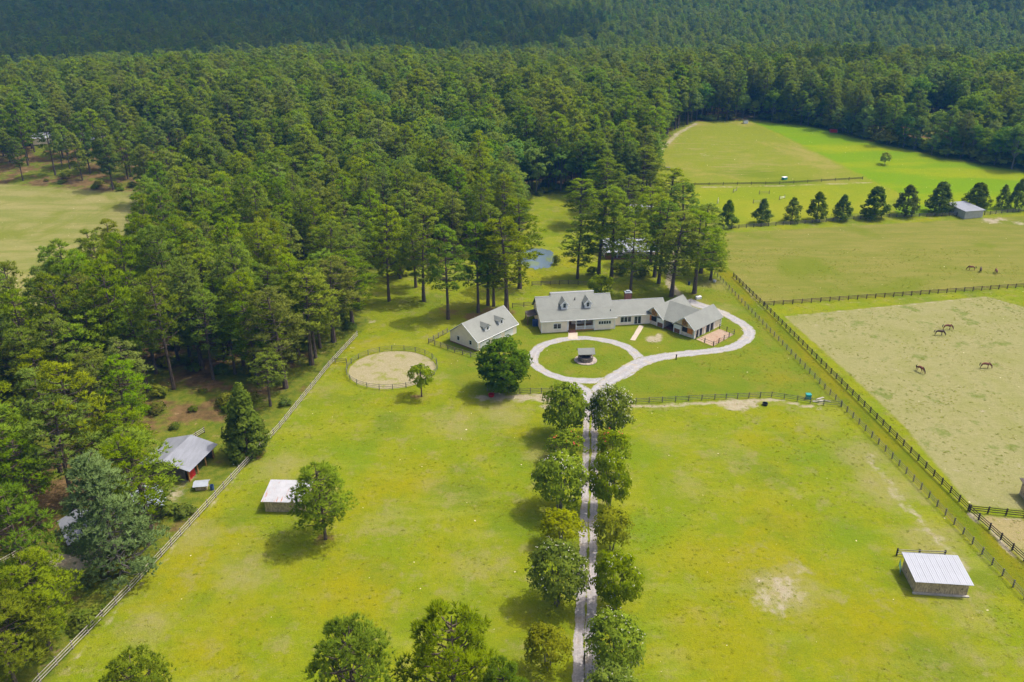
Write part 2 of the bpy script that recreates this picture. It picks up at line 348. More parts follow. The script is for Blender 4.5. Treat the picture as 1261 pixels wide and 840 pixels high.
    def z(name, wd=.5, amp=0., sc=.4):
        v = t.attr(name)
        if amp: v = t.math('ADD', v, t.math('MULTIPLY', t.math('SUBTRACT', t.noise(sc, 3, .6), .5), amp))
        return t.mp(v, -wd, wd)
    big = t.noise(.035, 4, .6, dist=.6); mid = t.noise(.13, 4, .6); fin = t.noise(.9, 4, .65); vf = t.noise(5., 3, .7)
    streak = t.noise(.16, 3, .6, stretch=(.35, 1.6, 1, .25))
    # lawn: yellow-green, with yellow, greener and thin dry patches
    c = t.mix(t.mp(mid, .32, .68), (.156, .206, .005), (.214, .230, .008))
    c = t.mix(t.math('MULTIPLY', t.mp(big, .52, .68), .8), c, (.245, .225, .004))
    c = t.mix(t.math('MULTIPLY', t.mp(t.noise(.06, 3), .52, .68), .8), c, (.120, .165, .012))
    c = t.mix(t.math('MULTIPLY', t.mp(t.noise(.22, 5, .7), .52, .68), .62), c, (.245, .215, .085))
    c = t.mix(t.math('MULTIPLY', t.mp(streak, .52, .7), .35), c, (.26, .27, .045))
    c = t.mix(t.math('MULTIPLY', t.mp(t.noise(.5, 5, .75), .50, .66), .5), c, (.145, .172, .010))
    c = t.mix(t.math('MULTIPLY', t.mp(t.noise(.75, 5, .75, stretch=(.7, 1.2, 1)), .54, .70), .5), c, (.26, .225, .10))
    pn = t.math('MULTIPLY', t.math('SUBTRACT', t.noise(.28, 5, .68), .5), 1.3)
    def patch(c, name, col, k): return t.mix(t.math('MULTIPLY', t.mp(t.math('ADD', t.attr(name), pn), .25, .95), k), c, col)
    c = patch(c, 'fresh', (.130, .200, .006), .75); c = patch(c, 'gold', (.245, .222, .003), .55)
    c = patch(c, 'dry', t.mix(t.mp(fin, .3, .7), (.25, .22, .065), (.30, .255, .12)), .62)
    yard = t.mix(t.mp(mid, .35, .65), (.125, .175, .010), (.170, .185, .014))
    yard = t.mix(t.math('MULTIPLY', t.mp(t.noise(.2, 4), .55, .7), .5), yard, (.205, .175, .035))
    yard = patch(yard, 'dry', (.25, .22, .07), .6); yard = patch(yard, 'gold', (.23, .19, .01), .6); c = t.mix(z('yard', 1.5, 3), c, yard)
    # forest floor: pine straw with ferns and grass
    ff = t.mix(t.mp(t.noise(.3, 4, .65), .35, .65), (.10, .062, .030), (.19, .115, .055))
    ff = t.mix(t.mp(t.math('ADD', t.noise(.11, 4, .6), t.mp(t.attr('open'), -26, 0, 0, .15)), .46, .58), ff, t.mix(t.mp(t.noise(.6, 4, .7), .35, .65), (.085, .125, .010), (.16, .165, .02)))
    ff = t.mix(t.mp(t.noise(.21, 4, .6), .63, .72), ff, (.31, .22, .12))
    c = t.mix(z('open', 1.2, 5, .3), ff, c)
    lf = t.mix(t.mp(t.noise(.12, 3, .6, stretch=(.3, 1.5, 1, -.3)), .35, .65), (.195, .205, .050), (.275, .245, .092))
    lf = t.mix(t.mp(big, .5, .66), lf, (.17, .185, .03)); c = t.mix(z('leftfield', 2, 6), c, lf)
    b2 = t.mix(t.mp(streak, .35, .66), (.170, .178, .028), (.215, .198, .046))
    b2 = t.mix(t.mp(big, .5, .68), b2, (.140, .168, .014)); c = t.mix(z('beige2', .5, 1), c, b2)
    b1 = t.mix(t.mp(mid, .3, .66), (.238, .232, .082), (.288, .260, .122))
    b1 = t.mix(t.math('MULTIPLY', t.mp(t.noise(.13, 5, .72), .53, .66), .85), b1, (.145, .178, .036))
    b1 = t.mix(t.mp(t.noise(.16, 5, .72), .62, .74), b1, (.36, .31, .21)); c = t.mix(z('beige1', .5, 1.2), c, b1)
    c = t.mix(z('penlow', .6, 1.2), c, t.mix(t.mp(mid, .35, .65), (.31, .25, .12), (.27, .25, .09)))
    ln = t.mix(t.mp(t.noise(.25, 4, .6, stretch=(1, .3, 1)), .35, .65), (.115, .150, .005), (.185, .170, .006)); c = t.mix(z('lane', .4, .8), c, ln)
    fl = t.mix(t.mp(t.noise(.03, 3), .40, .6), (.235, .25, .014), (.190, .235, .008)); c = t.mix(z('farleft', 1), c, fl)
    ft = t.mix(t.mp(t.noise(.03, 5, .65, dist=.5), .46, .66), (.190, .215, .018), (.265, .235, .055))
    ft = t.mix(t.mp(t.noise(.045, 3, stretch=(.5, 1, 1)), .55, .68), ft, (.140, .180, .010)); ft = t.mix(t.math('MULTIPLY', t.mp(t.noise(.5, 3, .6, stretch=(.12, 1.5, 1, .55)), .5, .7), t.mp(t.attr('mown'), .2, .6, 0, .8)), ft, (.27, .225, .085)); c = t.mix(z('fartop', 2.5, 7, .1), c, ft)
    fr = t.mix(t.mp(t.noise(.05, 4, stretch=(.4, 1.3, 1, -.3)), .4, .65), (.145, .245, .003), (.225, .27, .004)); c = t.mix(z('farright', 1.5, 4), c, fr)
    # straw and sand
    sm = t.mp(t.math('ADD', t.attr('straw'), t.math('MULTIPLY', t.math('SUBTRACT', t.noise(.5, 4, .65), .5), 1.1)), .42, .75)
    c = t.mix(t.math('MULTIPLY', sm, .85), c, (.22, .12, .06))
    dm = t.mp(t.math('ADD', t.attr('dirt'), t.math('MULTIPLY', t.math('SUBTRACT', t.noise(.55, 5, .7), .5), 1.2)), .40, .80)
    c = t.mix(t.math('MULTIPLY', dm, .9), c, t.mix(t.mp(fin, .35, .65), (.33, .27, .185), (.43, .37, .285)))
    # fine blade-scale variation and small pale specks
    c = t.mix(t.mp(fin, .3, .72, 0, .38), c, t.mix(.5, c, (.12, .15, .02)))
    c = t.mix(t.math('MULTIPLY', t.mp(t.noise(2.2, 4, .75), .45, .7), .35), c, t.mix(1., c, (.70, .76, .5), 'MULTIPLY'))
    c = t.mix(t.mp(vf, .35, .75, 0, .6), c, t.mix(1., c, (.62, .64, .55), 'MULTIPLY'))
    c = t.mix(t.mp(t.noise(1.4, 1, .3), .80, .82), c, (.55, .5, .33))
    o.data.materials.append(t.done(t.bsdf(c, .95, t.bump(t.math('ADD', vf, t.math('MULTIPLY', fin, 1.5)), .12, .8), .0)))
build_ground()
def zg(x, y, up=0.): return H1(x, y) + up

# ------------------------------------------------------------------ drive, paths, sheets lying on the ground
def ribbon(name, mat, pts, wd, up, kind='structure', closed=False, jit=.12, sub=1.0):
    """strip of ground surface with a slightly ragged edge along a smoothed line; wd = number or list"""
    p = [Vector((a, b)) for a, b in pts]; n = len(p); ws = wd if isinstance(wd, (list, tuple)) else [wd] * n
    out, wo = [], []
    seg = n if closed else n - 1
    g = lambda k: p[k % n] if closed else p[max(0, min(n - 1, k))]
    for i in range(seg):
        a, b, c, d = g(i - 1), g(i), g(i + 1), g(i + 2); m = max(2, int((c - b).length / sub))
        for k in range(m):
            t = k / m
            out.append(.5 * ((2 * b) + (c - a) * t + (2 * a - 5 * b + 4 * c - d) * t * t + (3 * b - a - 3 * c + d) * t ** 3))
            wo.append(ws[i] * (1 - t) + ws[(i + 1) % n] * t)
    if not closed: out.append(p[-1]); wo.append(ws[-1])
    v, f = [], []; K = 7; N = len(out); ph_ = [random.uniform(0, 6) for _ in range(8)]
    def edge(i, o_):
        t_ = 2 * math.pi * i / N if closed else i * sub * .16
        return jit * sum(math.sin(t_ * m_ * (1 if closed else 1.) + ph_[o_ + q_]) * a_ for q_, (m_, a_) in enumerate(((3, .6), (7, .5), (13, .4), (23, .35))))
    for i, q in enumerate(out):
        d = (out[(i + 1) % N] - out[i - 1]) if closed else out[min(i + 1, N - 1)] - out[max(i - 1, 0)]
        nrm = Vector((-d.y, d.x)).normalized(); jl, jr = edge(i, 0), edge(i, 4)
        for k in range(K):
            s = -.5 + k / (K - 1); x, y = q + nrm * (s * wo[i] + (jl if k == 0 else jr if k == K - 1 else 0)); v.append((x, y, zg(x, y, up)))
    for i in range(N if closed else N - 1):
        for k in range(K - 1):
            a, b = i * K + k, ((i + 1) % N) * K + k; f.append((a, b, b + 1, a + 1))
    me = bpy.data.meshes.new(name); me.from_pydata(v, [], f); me.materials.append(M[mat]); me.update()
    A = me.attributes.new('across', 'FLOAT', 'POINT'); A.data.foreach_set('value', np.tile(np.abs(np.linspace(-.5, .5, K)), N).astype(np.float32))
    o = bpy.data.objects.new(name, me); C.objects.link(o); return tag(o, kind=kind)
def disc(name, mat, cx, cy, rx, ry, up, n=56, jit=.1, rz=0., rings=6):
    v = [(cx, cy, zg(cx, cy, up))]; f = []
    j = [1 + random.uniform(-jit, jit) / max(rx, ry) for _ in range(n)]
    for r in range(1, rings + 1):
        for k in range(n):
            a = 2 * math.pi * k / n; q = r / rings * (j[k] if r == rings else 1)
            x, y = rx * q * math.cos(a), ry * q * math.sin(a)
            x, y = cx + x * math.cos(rz) - y * math.sin(rz), cy + x * math.sin(rz) + y * math.cos(rz); v.append((x, y, zg(x, y, up)))
    for k in range(n): f.append((0, 1 + k, 1 + (k + 1) % n))
    for r in range(rings - 1):
        for k in range(n):
            a, b = 1 + r * n + k, 1 + r * n + (k + 1) % n; f.append((a, b, b + n, a + n))
    me = bpy.data.meshes.new(name); me.from_pydata(v, [], f); me.materials.append(M[mat]); me.update()
    o = bpy.data.objects.new(name, me); C.objects.link(o); return tag(o, kind='structure')
DRV = PP((719, 880), (721, 760), (724, 680), (726, 600), (727, 525), (728, 497))
def offs(pts, d):
    out = []
    for i, (x, y) in enumerate(pts):
        a = Vector(pts[max(i - 1, 0)]); b = Vector(pts[min(i + 1, len(pts) - 1)]); t = (b - a).normalized(); out.append((x - t.y * d, y + t.x * d))
    return out
ribbon('wheel_track', 'track', offs(DRV, .78), [1.5, 1.45, 1.35, 1.3, 1.25, 1.3], .008, jit=.16, sub=.6)
ribbon('wheel_track', 'track', offs(DRV, -.78), [1.7, 1.6, 1.35, 1.3, 1.25, 1.3], .008, jit=.16, sub=.6)
LC = (17.0, 165.9); LR = (12.2, 11.4)
loop_pts = [(LC[0] + LR[0] * math.cos(a), LC[1] + LR[1] * math.sin(a)) for a in np.linspace(0, 2 * math.pi, 33)[:-1]]
ribbon('gravel_drive', 'gravel', loop_pts, 2.5, .006, closed=True, sub=.6, jit=.22)
ribbon('gravel_drive', 'gravel', PP((728, 502), (728, 492), (741, 476), (765, 460), (790, 446), (830, 437), (872, 433), (903, 427), (921, 416), (920, 404), (905, 393), (886, 384), (862, 376), (845, 370)),
       [3., 3.2, 3.4, 3.9, 4.1, 3.2, 2.9, 2.9, 3.1, 3.0, 2.9, 3., 4, 4.5], .012, sub=.6, jit=.2)
ribbon('gravel_drive', 'gravel', PP((728, 496), (722, 484), (712, 476), (700, 472)), [2.6, 3.2, 3., 2.4], .016, sub=.7)
ribbon('concrete_path', 'concrete', PP((705.5, 409.5), (705.5, 417.5)), 2.3, .02, jit=.02)
ribbon('concrete_path', 'concrete', PP((790, 401), (786, 408), (779, 419)), 1.25, .02, jit=.03)
disc('sand_pen_floor', 'sand', -26.9, 160.3, 9.7, 9.5, .006)
disc('pond', 'water', 7.6, 238.5, 6.0, 10.5, .02, jit=.9)
YC = PP((857, 418), (878.5, 426.5), (903.8, 412), (886, 405))
me = bpy.data.meshes.new('barn_yard'); yv = [(x, y, .01) for x, y in YC]; me.from_pydata(yv, [], [(0, 1, 2, 3)]); me.materials.append(M['redsand'])
o = bpy.data.objects.new('barn_yard', me); C.objects.link(o); tag(o, kind='structure')

# ------------------------------------------------------------------ fences
def fence(label, pts, spacing, mats, rails=(.42, .82, 1.2), pw=.15, ph=1.35, rh=.13, rt=.045, name='rail_fence', closed=False, skip=()):
    z0 = zg(*pts[0]); root = thing(name, (*pts[0], z0), label, 'fence')
    pm = boxmesh('post', mats[0], pw, pw, ph + .3); prev_end = True
    q = list(pts) + ([pts[0]] if closed else []); idx = 0
    for si, ((ax, ay), (bx, by)) in enumerate(zip(q, q[1:])):
        L = math.hypot(bx - ax, by - ay); n = max(1, round(L / spacing)); st = L / n; ang = math.atan2(by - ay, bx - ax)
        rm = boxmesh('rail', mats[1], st - .004, rt, rh); last = (si == len(q) - 2 and not closed)
        for k in range(n + (1 if last else 0)):
            x, y = ax + (bx - ax) * k / n, ay + (by - ay) * k / n
            put('post', pm, root, (x - pts[0][0], y - pts[0][1], zg(x, y) - z0 - .3), ang + random.uniform(-.06, .06), random.uniform(-.02, .02))
            if k < n and idx not in skip:
                mx, my = ax + (bx - ax) * (k + .5) / n, ay + (by - ay) * (k + .5) / n; zz = zg(mx, my) - z0
                x2, y2 = ax + (bx - ax) * (k + 1) / n, ay + (by - ay) * (k + 1) / n; sl = -math.atan2(zg(x2, y2) - zg(x, y), st)
                off = pw / 2 + rt / 2 + .002
                for r in rails:
                    put('rail', rm, root, (mx - pts[0][0] + math.sin(ang) * off, my - pts[0][1] - math.cos(ang) * off, zz + r - rh / 2 + random.uniform(-.02, .02)), ang, sl + random.uniform(-.006, .006))
            idx += 1
    return root
fence('long weathered pale three-rail fence along the edge of the left woods', [P(28, 865)] + PP((50, 840), (160, 728), (245, 636), (345, 527), (405, 452), (440, 414)), 2.6, ('rail_grey', 'rail_pale'), rails=(.38, .84, 1.3), ph=1.5, rh=.11, rt=.05)
fence('grey wooden fence on the left side of the grassy lane beside the front lawns', PP((880, 338), (985, 448), (1090, 556), (1261, 738)) + [(73.6, 76)], 2.5, ('rail_grey', 'wire'), rh=.05, pw=.15)
fence('dark brown board fence on the right side of the grassy lane, along the pale paddock', PP((903, 341), (940, 377), (1192, 629), (1261, 691)) + [(81.0, 72)], 2.5, ('rail_dark', 'rail_dark'), pw=.18)
fence('reddish brown three-rail fence between the two horse paddocks', PP((941, 377), (1261, 354), (1330, 349)), 2.7, ('rail_dark', 'rail_red'), pw=.17, rh=.15)
fence('dark fence running below the row of evergreen trees at the far field', PP((882, 283), (1000, 275), (1076, 268), (1178, 266)), 2.7, ('rail_dark', 'rail_grey'), pw=.18, rh=.16)
fence('short dark fence right of the white-roofed far shed', PP((1212, 265), (1261, 260), (1320, 256)), 2.7, ('rail_dark', 'rail_grey'), pw=.18, rh=.16)
fence('dark fence of the small tan pen at the right edge', PP((1194, 630), (1261, 637), (1300, 641)), 2.5, ('rail_dark', 'rail_dark'), pw=.18)
fence('grey fence with a sandy strip below it, right of the tree-lined drive', PP((783, 497), (880, 492), (950, 489), (1014, 499), (1036, 501)), 2.7, ('rail_grey', 'wire'), rh=.09)
fence('thin grey fence left of the drive below the big dark magnolia', PP((600, 482), (640, 485), (680, 484)), 2.7, ('rail_grey', 'wire'), rh=.09)
fence('round pen fence of thin grey rails', [(-26.9 + 10.1 * math.cos(a), 160.3 + 9.9 * math.sin(a)) for a in np.linspace(0, 2 * math.pi, 23)[:-1]], 3., ('wire', 'wire'), rh=.06, closed=True, name='round_pen', pw=.12, )
fence('grey fence around the left side of the garage', PP((600, 446), (560, 434), (543, 428), (528, 423), (540, 416), (551, 410)), 2.3, ('rail_grey', 'rail_grey'), rh=.1)
fence('short rails joining the round pen to the weathered fence', PP((413, 447), (427, 448)), 2.4, ('rail_grey', 'wire'), rh=.1)
fence('short dark fence left of the farmhouse', PP((631, 379), (659, 377)), 2.7, ('rail_dark', 'rail_grey'))
fence('dark fence across the lawn behind the farmhouse, below the pond', PP((655, 352), (700, 350), (724, 352)), 2.5, ('rail_dark', 'rail_grey'), rh=.16)
fence('dark fence in the tree shade at the back of the lawn', PP((490, 339), (543, 346), (600, 348)), 2.7, ('rail_dark', 'rail_grey'))
fence('low fence of dark posts around the reddish barn yard', [YC[0], YC[1], YC[2], YC[3]], 2.2, ('rail_dark', 'wire'), rh=.06, rails=(.6, 1.1))
fence('short two-bay hitching fence behind the right white-roofed shed', PP((1104, 684), (1131, 685.5), (1162, 686.5)), 3.4, ('rail_dark', 'rail_pale'), pw=.2)
fence('short pale fence behind the grey-roofed barn in the left woods', PP((231, 546), (252, 533)), 2.4, ('rail_dark', 'rail_pale'))
fence('short pale fence among the pines at the left edge', PP((2, 697), (26, 683)), 2.4, ('rail_dark', 'rail_pale'))
fence('low dark fence across the far field', PP((838, 229), (960, 227), (1062, 221)), 6, ('rail_dark', 'rail_dark'), rails=(.5, .9), rh=.2)

# ------------------------------------------------------------------ trees
def unit(n):
    v = RNG.normal(size=(n, 3)); return v / np.linalg.norm(v, axis=1)[:, None]
def tris_fan(cen, dirs, L, W, k, spread, rng=RNG):
    """k thin triangles at each centre fanned round its direction"""
    n = len(cen); c = np.repeat(cen, k, 0); d = np.repeat(dirs, k, 0) + spread * unit(n * k); d /= np.linalg.norm(d, axis=1)[:, None]
    s = np.cross(d, unit(n * k)); s /= np.linalg.norm(s, axis=1)[:, None] + 1e-9
    l = (L * RNG.uniform(.7, 1.25, n * k))[:, None]
    return np.stack([c - s * W / 2, c + s * W / 2, c + d * l], 1)
def leaf_quads(cen, nrm, size, tilt):
    n = len(cen); d = nrm + tilt * unit(n); d /= np.linalg.norm(d, axis=1)[:, None]
    a = np.cross(d, unit(n)); a /= np.linalg.norm(a, axis=1)[:, None] + 1e-9; b = np.cross(d, a)
    s = (size * RNG.uniform(.6, 1.3, n))[:, None]
    return np.stack([cen - a * s * .8, cen - b * s * .5 + d * s * .1, cen + a * s * .8, cen + b * s * .5 + d * s * .1], 1)
def soup(name, polys, mats, extra=None, slots=None):
    """polys (n,k,3) -> mesh; extra = MB appended (trunk) using slot 1"""
    me = bpy.data.meshes.new(name); vs, fs, ms = [], [], []
    b = 0; ln = []
    for (P_, nr), sl in zip(polys, slots or [0] * len(polys)):
        g = np.cross(P_[:, 1] - P_[:, 0], P_[:, 2] - P_[:, 0]); g /= np.linalg.norm(g, axis=1)[:, None] + 1e-12
        fl = (g * nr).sum(1) < 0; P_ = P_.copy(); P_[fl] = P_[fl][:, ::-1]; g[fl] *= -1
        q = nr * .75 + g * .35; q /= np.linalg.norm(q, axis=1)[:, None] + 1e-12; ln.append(np.repeat(q, P_.shape[1], 0))
        n, k, _ = P_.shape; vs.append(P_.reshape(-1, 3)); fs += (np.arange(n * k).reshape(n, k) + b).tolist(); ms += [sl] * n; b += n * k
    v = np.concatenate(vs).tolist()
    if extra:
        fs += [[i + b for i in f] for f in extra.f]; v += [tuple(q) for q in extra.v]; ms += [len(mats) - 1] * len(extra.f)
    me.from_pydata(v, [], fs)
    for m in mats: me.materials.append(M[m])
    me.polygons.foreach_set('material_index', ms); me.update()
    ln = np.concatenate(ln); full = np.zeros((len(me.loops), 3)); full[:len(ln)] = ln
    me.polygons.foreach_set('use_smooth', np.r_[np.ones(sum(len(p[0]) for p in polys), bool), np.zeros(len(me.polygons) - sum(len(p[0]) for p in polys), bool)])
    me.normals_split_custom_set(full.tolist()); return me
def pine(H=23., Rc=4.2, base=.48, pads=36, tufts=20, k=6, L=.6, W=.17, bend=.5, sq=.5, top=1., low=0, cone=False):
    tr = MB(); bx, by = RNG.uniform(-bend, bend, 2)
    ax = lambda z: np.array([bx * (z / H) ** 2 * 2, by * (z / H) ** 2 * 2, z])
    zz = np.linspace(0, H * .97, 7); r0 = .011 * H + .07
    tr.tube([ax(z) for z in zz], [r0 * (1.25 if i == 0 else 1 - .85 * z / H) for i, z in enumerate(zz)], 7)
    cen, drs = [], []
    for i in range(pads):
        t = ((i + RNG.uniform(0, 1)) / pads); z = H * (base + (1 - base) * t * .95)
        rr = Rc * min(1., .62 + 1.1 * t) * math.sqrt(max(.05, 1 - (t * .97) ** 2.3)) * RNG.uniform(.58, 1.05) * top
        if cone: rr = Rc * max(.05, 1 - t * .96) ** .7 * RNG.uniform(.5, 1.05)
        a = i * 2.39996 + RNG.uniform(-.5, .5); p0 = ax(z - .3 - .25 * rr); c = ax(z) + np.array([math.cos(a) * rr, math.sin(a) * rr, RNG.uniform(-.4, .4)])
        mid_ = (p0 + c) / 2 + np.array([0, 0, -.15 * rr]); tr.tube([p0, mid_, c], [.10, .07, .03], 4, cap=False)
        m = int(tufts * RNG.uniform(.7, 1.3)); a_ = (.95 + .35 * RNG.uniform()) * (Rc / 4.2) * (.75 + .5 * math.sin(math.pi * min(1, t + .15)))
        d = unit(m); d[:, 2] = np.abs(d[:, 2]) - .25; rad = RNG.uniform(.35, 1., m)[:, None]
        cen.append(c + d * rad * np.array([a_, a_, a_ * sq])); dd = d.copy(); dd[:, 2] += .75; drs.append(dd / np.linalg.norm(dd, axis=1)[:, None])
    for i in range(low):                                   # a few dead stubs on the bare trunk
        z = H * RNG.uniform(.12, max(.15, base - .04)); a = RNG.uniform(0, 6.28); p = ax(z); tr.tube([p, p + np.array([math.cos(a), math.sin(a), .2]) * RNG.uniform(.6, 1.8)], [.05, .02], 4, cap=False)
    cen = np.concatenate(cen); drs = np.concatenate(drs)
    out = cen - np.array([bx * .6, by * .6, H * (base + .42 * (1 - base))]); out /= np.linalg.norm(out, axis=1)[:, None]
    shn = drs * .55 + out * .6 + np.array([0, 0, .25]); shn /= np.linalg.norm(shn, axis=1)[:, None]
    return (tris_fan(cen, drs, L, W, k, .75), np.repeat(shn, k, 0)), tr
def broad(H=17., Rc=5., zc=.62, rv=.38, clumps=70, per=34, size=.42, lump=1.5, stems=1, trunk_r=.28, taper=0., flip=.55):
    rvm = rv * H; zc = zc * H; tr = MB(); cen, nr = [], []
    d = unit(clumps); d[:, 2] = np.where(d[:, 2] < -flip, -d[:, 2], d[:, 2])
    cc = d * np.array([Rc, Rc, rvm]) * RNG.uniform(.62, .95, clumps)[:, None]
    cc[:, :2] *= (1 - taper * np.clip(cc[:, 2:] / rvm + .25, 0, 1.2))
    for c, dd in zip(cc, d):
        m = int(per * RNG.uniform(.6, 1.4)); q = unit(m); q[:, 2] = np.abs(q[:, 2]) * .9 - .2; lr = lump * RNG.uniform(.7, 1.25)
        cen.append(c + q * lr * RNG.uniform(.6, 1., m)[:, None]); nn = .8 * q + .8 * dd + np.array([0, 0, .4]); nr.append(nn)
    cen = np.concatenate(cen); nr = np.concatenate(nr); nr /= np.linalg.norm(nr, axis=1)[:, None]
    cen[:, 2] += zc
    for s in range(stems):
        o = np.array([0, 0, 0.]) if stems == 1 else np.array([math.cos(s * 2.1), math.sin(s * 2.1), 0]) * .22
        tr.tube([o, o * 2 + np.array([0, 0, zc * .5]), o * 3.5 + np.array([0, 0, zc + rvm * .4])], [trunk_r * 1.2, trunk_r * .85, trunk_r * .25], 6)
    for c in cc[:14]:
        tr.tube([(0, 0, zc - rvm * .75), tuple(c * .45 + np.array([0, 0, zc - rvm * .25])), tuple(c + np.array([0, 0, zc]))], [trunk_r * .5, trunk_r * .33, trunk_r * .1], 4, cap=False)
    return (leaf_quads(cen, nr, size, .75), nr), tr, cen, nr
def cone(H=10., Rc=4., base=.12, n=3200, size=.34, blunt=1.25):
    tr = MB(); tr.tube([(0, 0, 0), (.05, 0, H * .5), (0, .03, H * .96)], [.24, .16, .04], 6); t = RNG.uniform(0, 1, n) ** .85
    a = RNG.uniform(0, 2 * math.pi, n); lob = .80 + .20 * np.sin(a * 5 + t * 14) * np.cos(t * 23 + a * 2) + .10 * np.sin(a * 9 - t * 31)
    r = Rc * (1 - t ** blunt) ** .75 * lob * RNG.uniform(.62, 1.03, n); z = H * (base + (1 - base) * t) - .12 * r + RNG.uniform(-.2, .2, n)
    cen = np.stack([np.cos(a) * r, np.sin(a) * r, z], -1); nr = np.stack([np.cos(a), np.sin(a), np.full(n, .7)], -1); nr /= np.linalg.norm(nr, axis=1)[:, None]
    for i in range(10):
        zz = H * (base + .05 + .07 * i); b = i * 2.4; tr.tube([(0, 0, zz), (math.cos(b) * Rc * .6 * (1 - i * .07), math.sin(b) * Rc * .6 * (1 - i * .07), zz - .1)], [.07, .03], 4, cap=False)
    return (leaf_quads(cen, nr, size, .8), nr), tr
def egg(H=10., Rc=4., base=.07, clumps=130, per=34, size=.32, lump=.8, sharp=.75):
    tr = MB(); tr.tube([(0, 0, 0), (.04, 0, H * .5), (0, .03, H * .9)], [.22, .15, .04], 6); t = RNG.uniform(0, 1, clumps) ** .95; a = np.arange(clumps) * 2.39996 + RNG.uniform(-.4, .4, clumps)
    pr = np.minimum(.74 + 1.1 * t, 1.12 * (1 - t) ** sharp) * (.9 + .14 * np.sin(a * 2 + t * 9)); r = Rc * np.maximum(pr, .06) * RNG.uniform(.55, .92, clumps); z = H * (base + (.97 - base) * t)
    cc = np.stack([np.cos(a) * r, np.sin(a) * r, z], -1); ou = np.stack([np.cos(a), np.sin(a), .2 + t * .8], -1); ou /= np.linalg.norm(ou, axis=1)[:, None]; cen, nr = [], []
    for c, o_, tt in zip(cc, ou, t):
        m = int(per * RNG.uniform(.7, 1.3)); q = unit(m); lr = lump * RNG.uniform(.7, 1.2) * (1.1 - .45 * tt); cen.append(c + q * np.array([1, 1, .8]) * lr * RNG.uniform(.55, 1., m)[:, None]); nn = .8 * q + .9 * o_ + np.array([0, 0, .3]); nr.append(nn / np.linalg.norm(nn, axis=1)[:, None])
    cen = np.concatenate(cen); cen[:, 2] = np.maximum(cen[:, 2], .15); nr = np.concatenate(nr); return (leaf_quads(cen, nr, size, .75), nr), tr
class Proto:
    """crown mesh + trunk mesh, normalised: H height, Rc radius"""
    def __init__(s, crown, trunk, H, Rc, leaves, barkm, extra=None):
        polys = [crown] + ([extra[0]] if extra else []); s.crown = soup('crown', polys, [leaves] + ([extra[1]] if extra else []), None, [0, 1][:len(polys)])
        s.trunk = trunk.mesh('trunk', [barkm]); s.H = H; s.Rc = Rc; s.both = (polys, trunk, leaves, barkm)
    def place(s, name, x, y, H, Rc, label, cat='tree', group=None, rz=None, crown_name='crown'):
        r = thing(name, (x, y, zg(x, y) - .05), label, cat, group, random.uniform(0, 6.28) if rz is None else rz, (Rc / s.Rc, Rc / s.Rc, H / s.H))
        put('trunk', s.trunk, r); put('crown', s.crown, r); return r
    def joined(s, name):
        polys, trunk, lv, bk = s.both; return soup(name, polys[:1], [lv, bk], trunk)
def mkpine(H, Rc, mat='needle', bk='pinebark', **a):
    c, t = pine(H, Rc, **a); return Proto(c, t, H, Rc, mat, bk)
PINES = [mkpine(23, 4.2, m, base=b, pads=p, tufts=25, low=4, k=6, L=.62, W=.17, sq=.75) for b, p, m in ((.30, 48, 'needle'), (.38, 42, 'needle_light'), (.34, 46, 'needle'), (.28, 50, 'needle_dull'), (.42, 42, 'needle'), (.32, 46, 'needle_light'))]
TALLPINES = [mkpine(25, 3.9, base=b, pads=p, tufts=27, low=6, k=6, L=.62, W=.18, sq=.9) for b, p in ((.28, 50), (.34, 46), (.23, 54))]
FINEPINES = [mkpine(16, 4.6, base=b, pads=p, tufts=30, k=10, L=.56, W=.12, sq=.62, bend=.3) for b, p in ((.26, 64), (.32, 60))]
BLUEPINE = mkpine(16, 5.2, 'needle_blue', 'greybark', base=.08, pads=96, tufts=30, k=9, L=.5, W=.13, cone=True, top=1., bend=.3)
def mkbroad(mat, bk, H, Rc, flower=None, fn=0, fs=.2, **a):
    c, t, cen, nr = broad(H, Rc, **a); ex = None
    if flower:
        i = RNG.choice(len(cen), fn); off = nr[i] * .25 + np.array([0, 0, .12])
        ex = ((leaf_quads(np.repeat(cen[i] + off, 3, 0) + .16 * unit(fn * 3), np.repeat(nr[i], 3, 0), fs, .9), np.repeat(nr[i], 3, 0)), flower)
    return Proto(c, t, H, Rc, mat, bk, ex)
HARDS = [mkbroad('hard', 'greybark', 18, 5.2, zc=.60, rv=.38, clumps=c, per=30, size=.5, lump=1.6) for c in (60, 70, 54)]
MYRTLES = [mkbroad('myrtle', 'greybark', 6.5, 3.3, 'flower', n, .10, zc=.55, rv=.44, clumps=120, per=46, size=.22, lump=.75, flip=.8, stems=3, trunk_r=.09) for n in (60, 100, 25)]
MYRTLE_PINK = mkbroad('myrtle', 'greybark', 6.5, 3.3, 'flower', 340, .12, zc=.55, rv=.44, clumps=120, per=46, size=.22, lump=.75, flip=.8, stems=3, trunk_r=.09)
YELLOWM = [mkbroad('yellowleaf', 'greybark', 5, 2.6, zc=.57, rv=.40, clumps=70, per=40, size=.2, lump=.75, stems=3, trunk_r=.08) for _ in range(2)]
REDM = [mkbroad('myrtle', 'greybark', 3.5, 2.4, 'redflower', n // 2, .14, zc=.54, rv=.44, clumps=60, per=40, size=.2, lump=.7, stems=3, trunk_r=.06) for n in (26, 34)]
MAGNOLIA = mkbroad('magnolia', 'greybark', 13, 5., zc=.50, rv=.48, flip=.95, clumps=210, per=48, size=.34, lump=1.05, trunk_r=.3)
PENTREE = mkbroad('myrtle', 'pinebark', 7, 3.3, zc=.64, rv=.32, clumps=40, per=36, size=.32, lump=.85, trunk_r=.16)
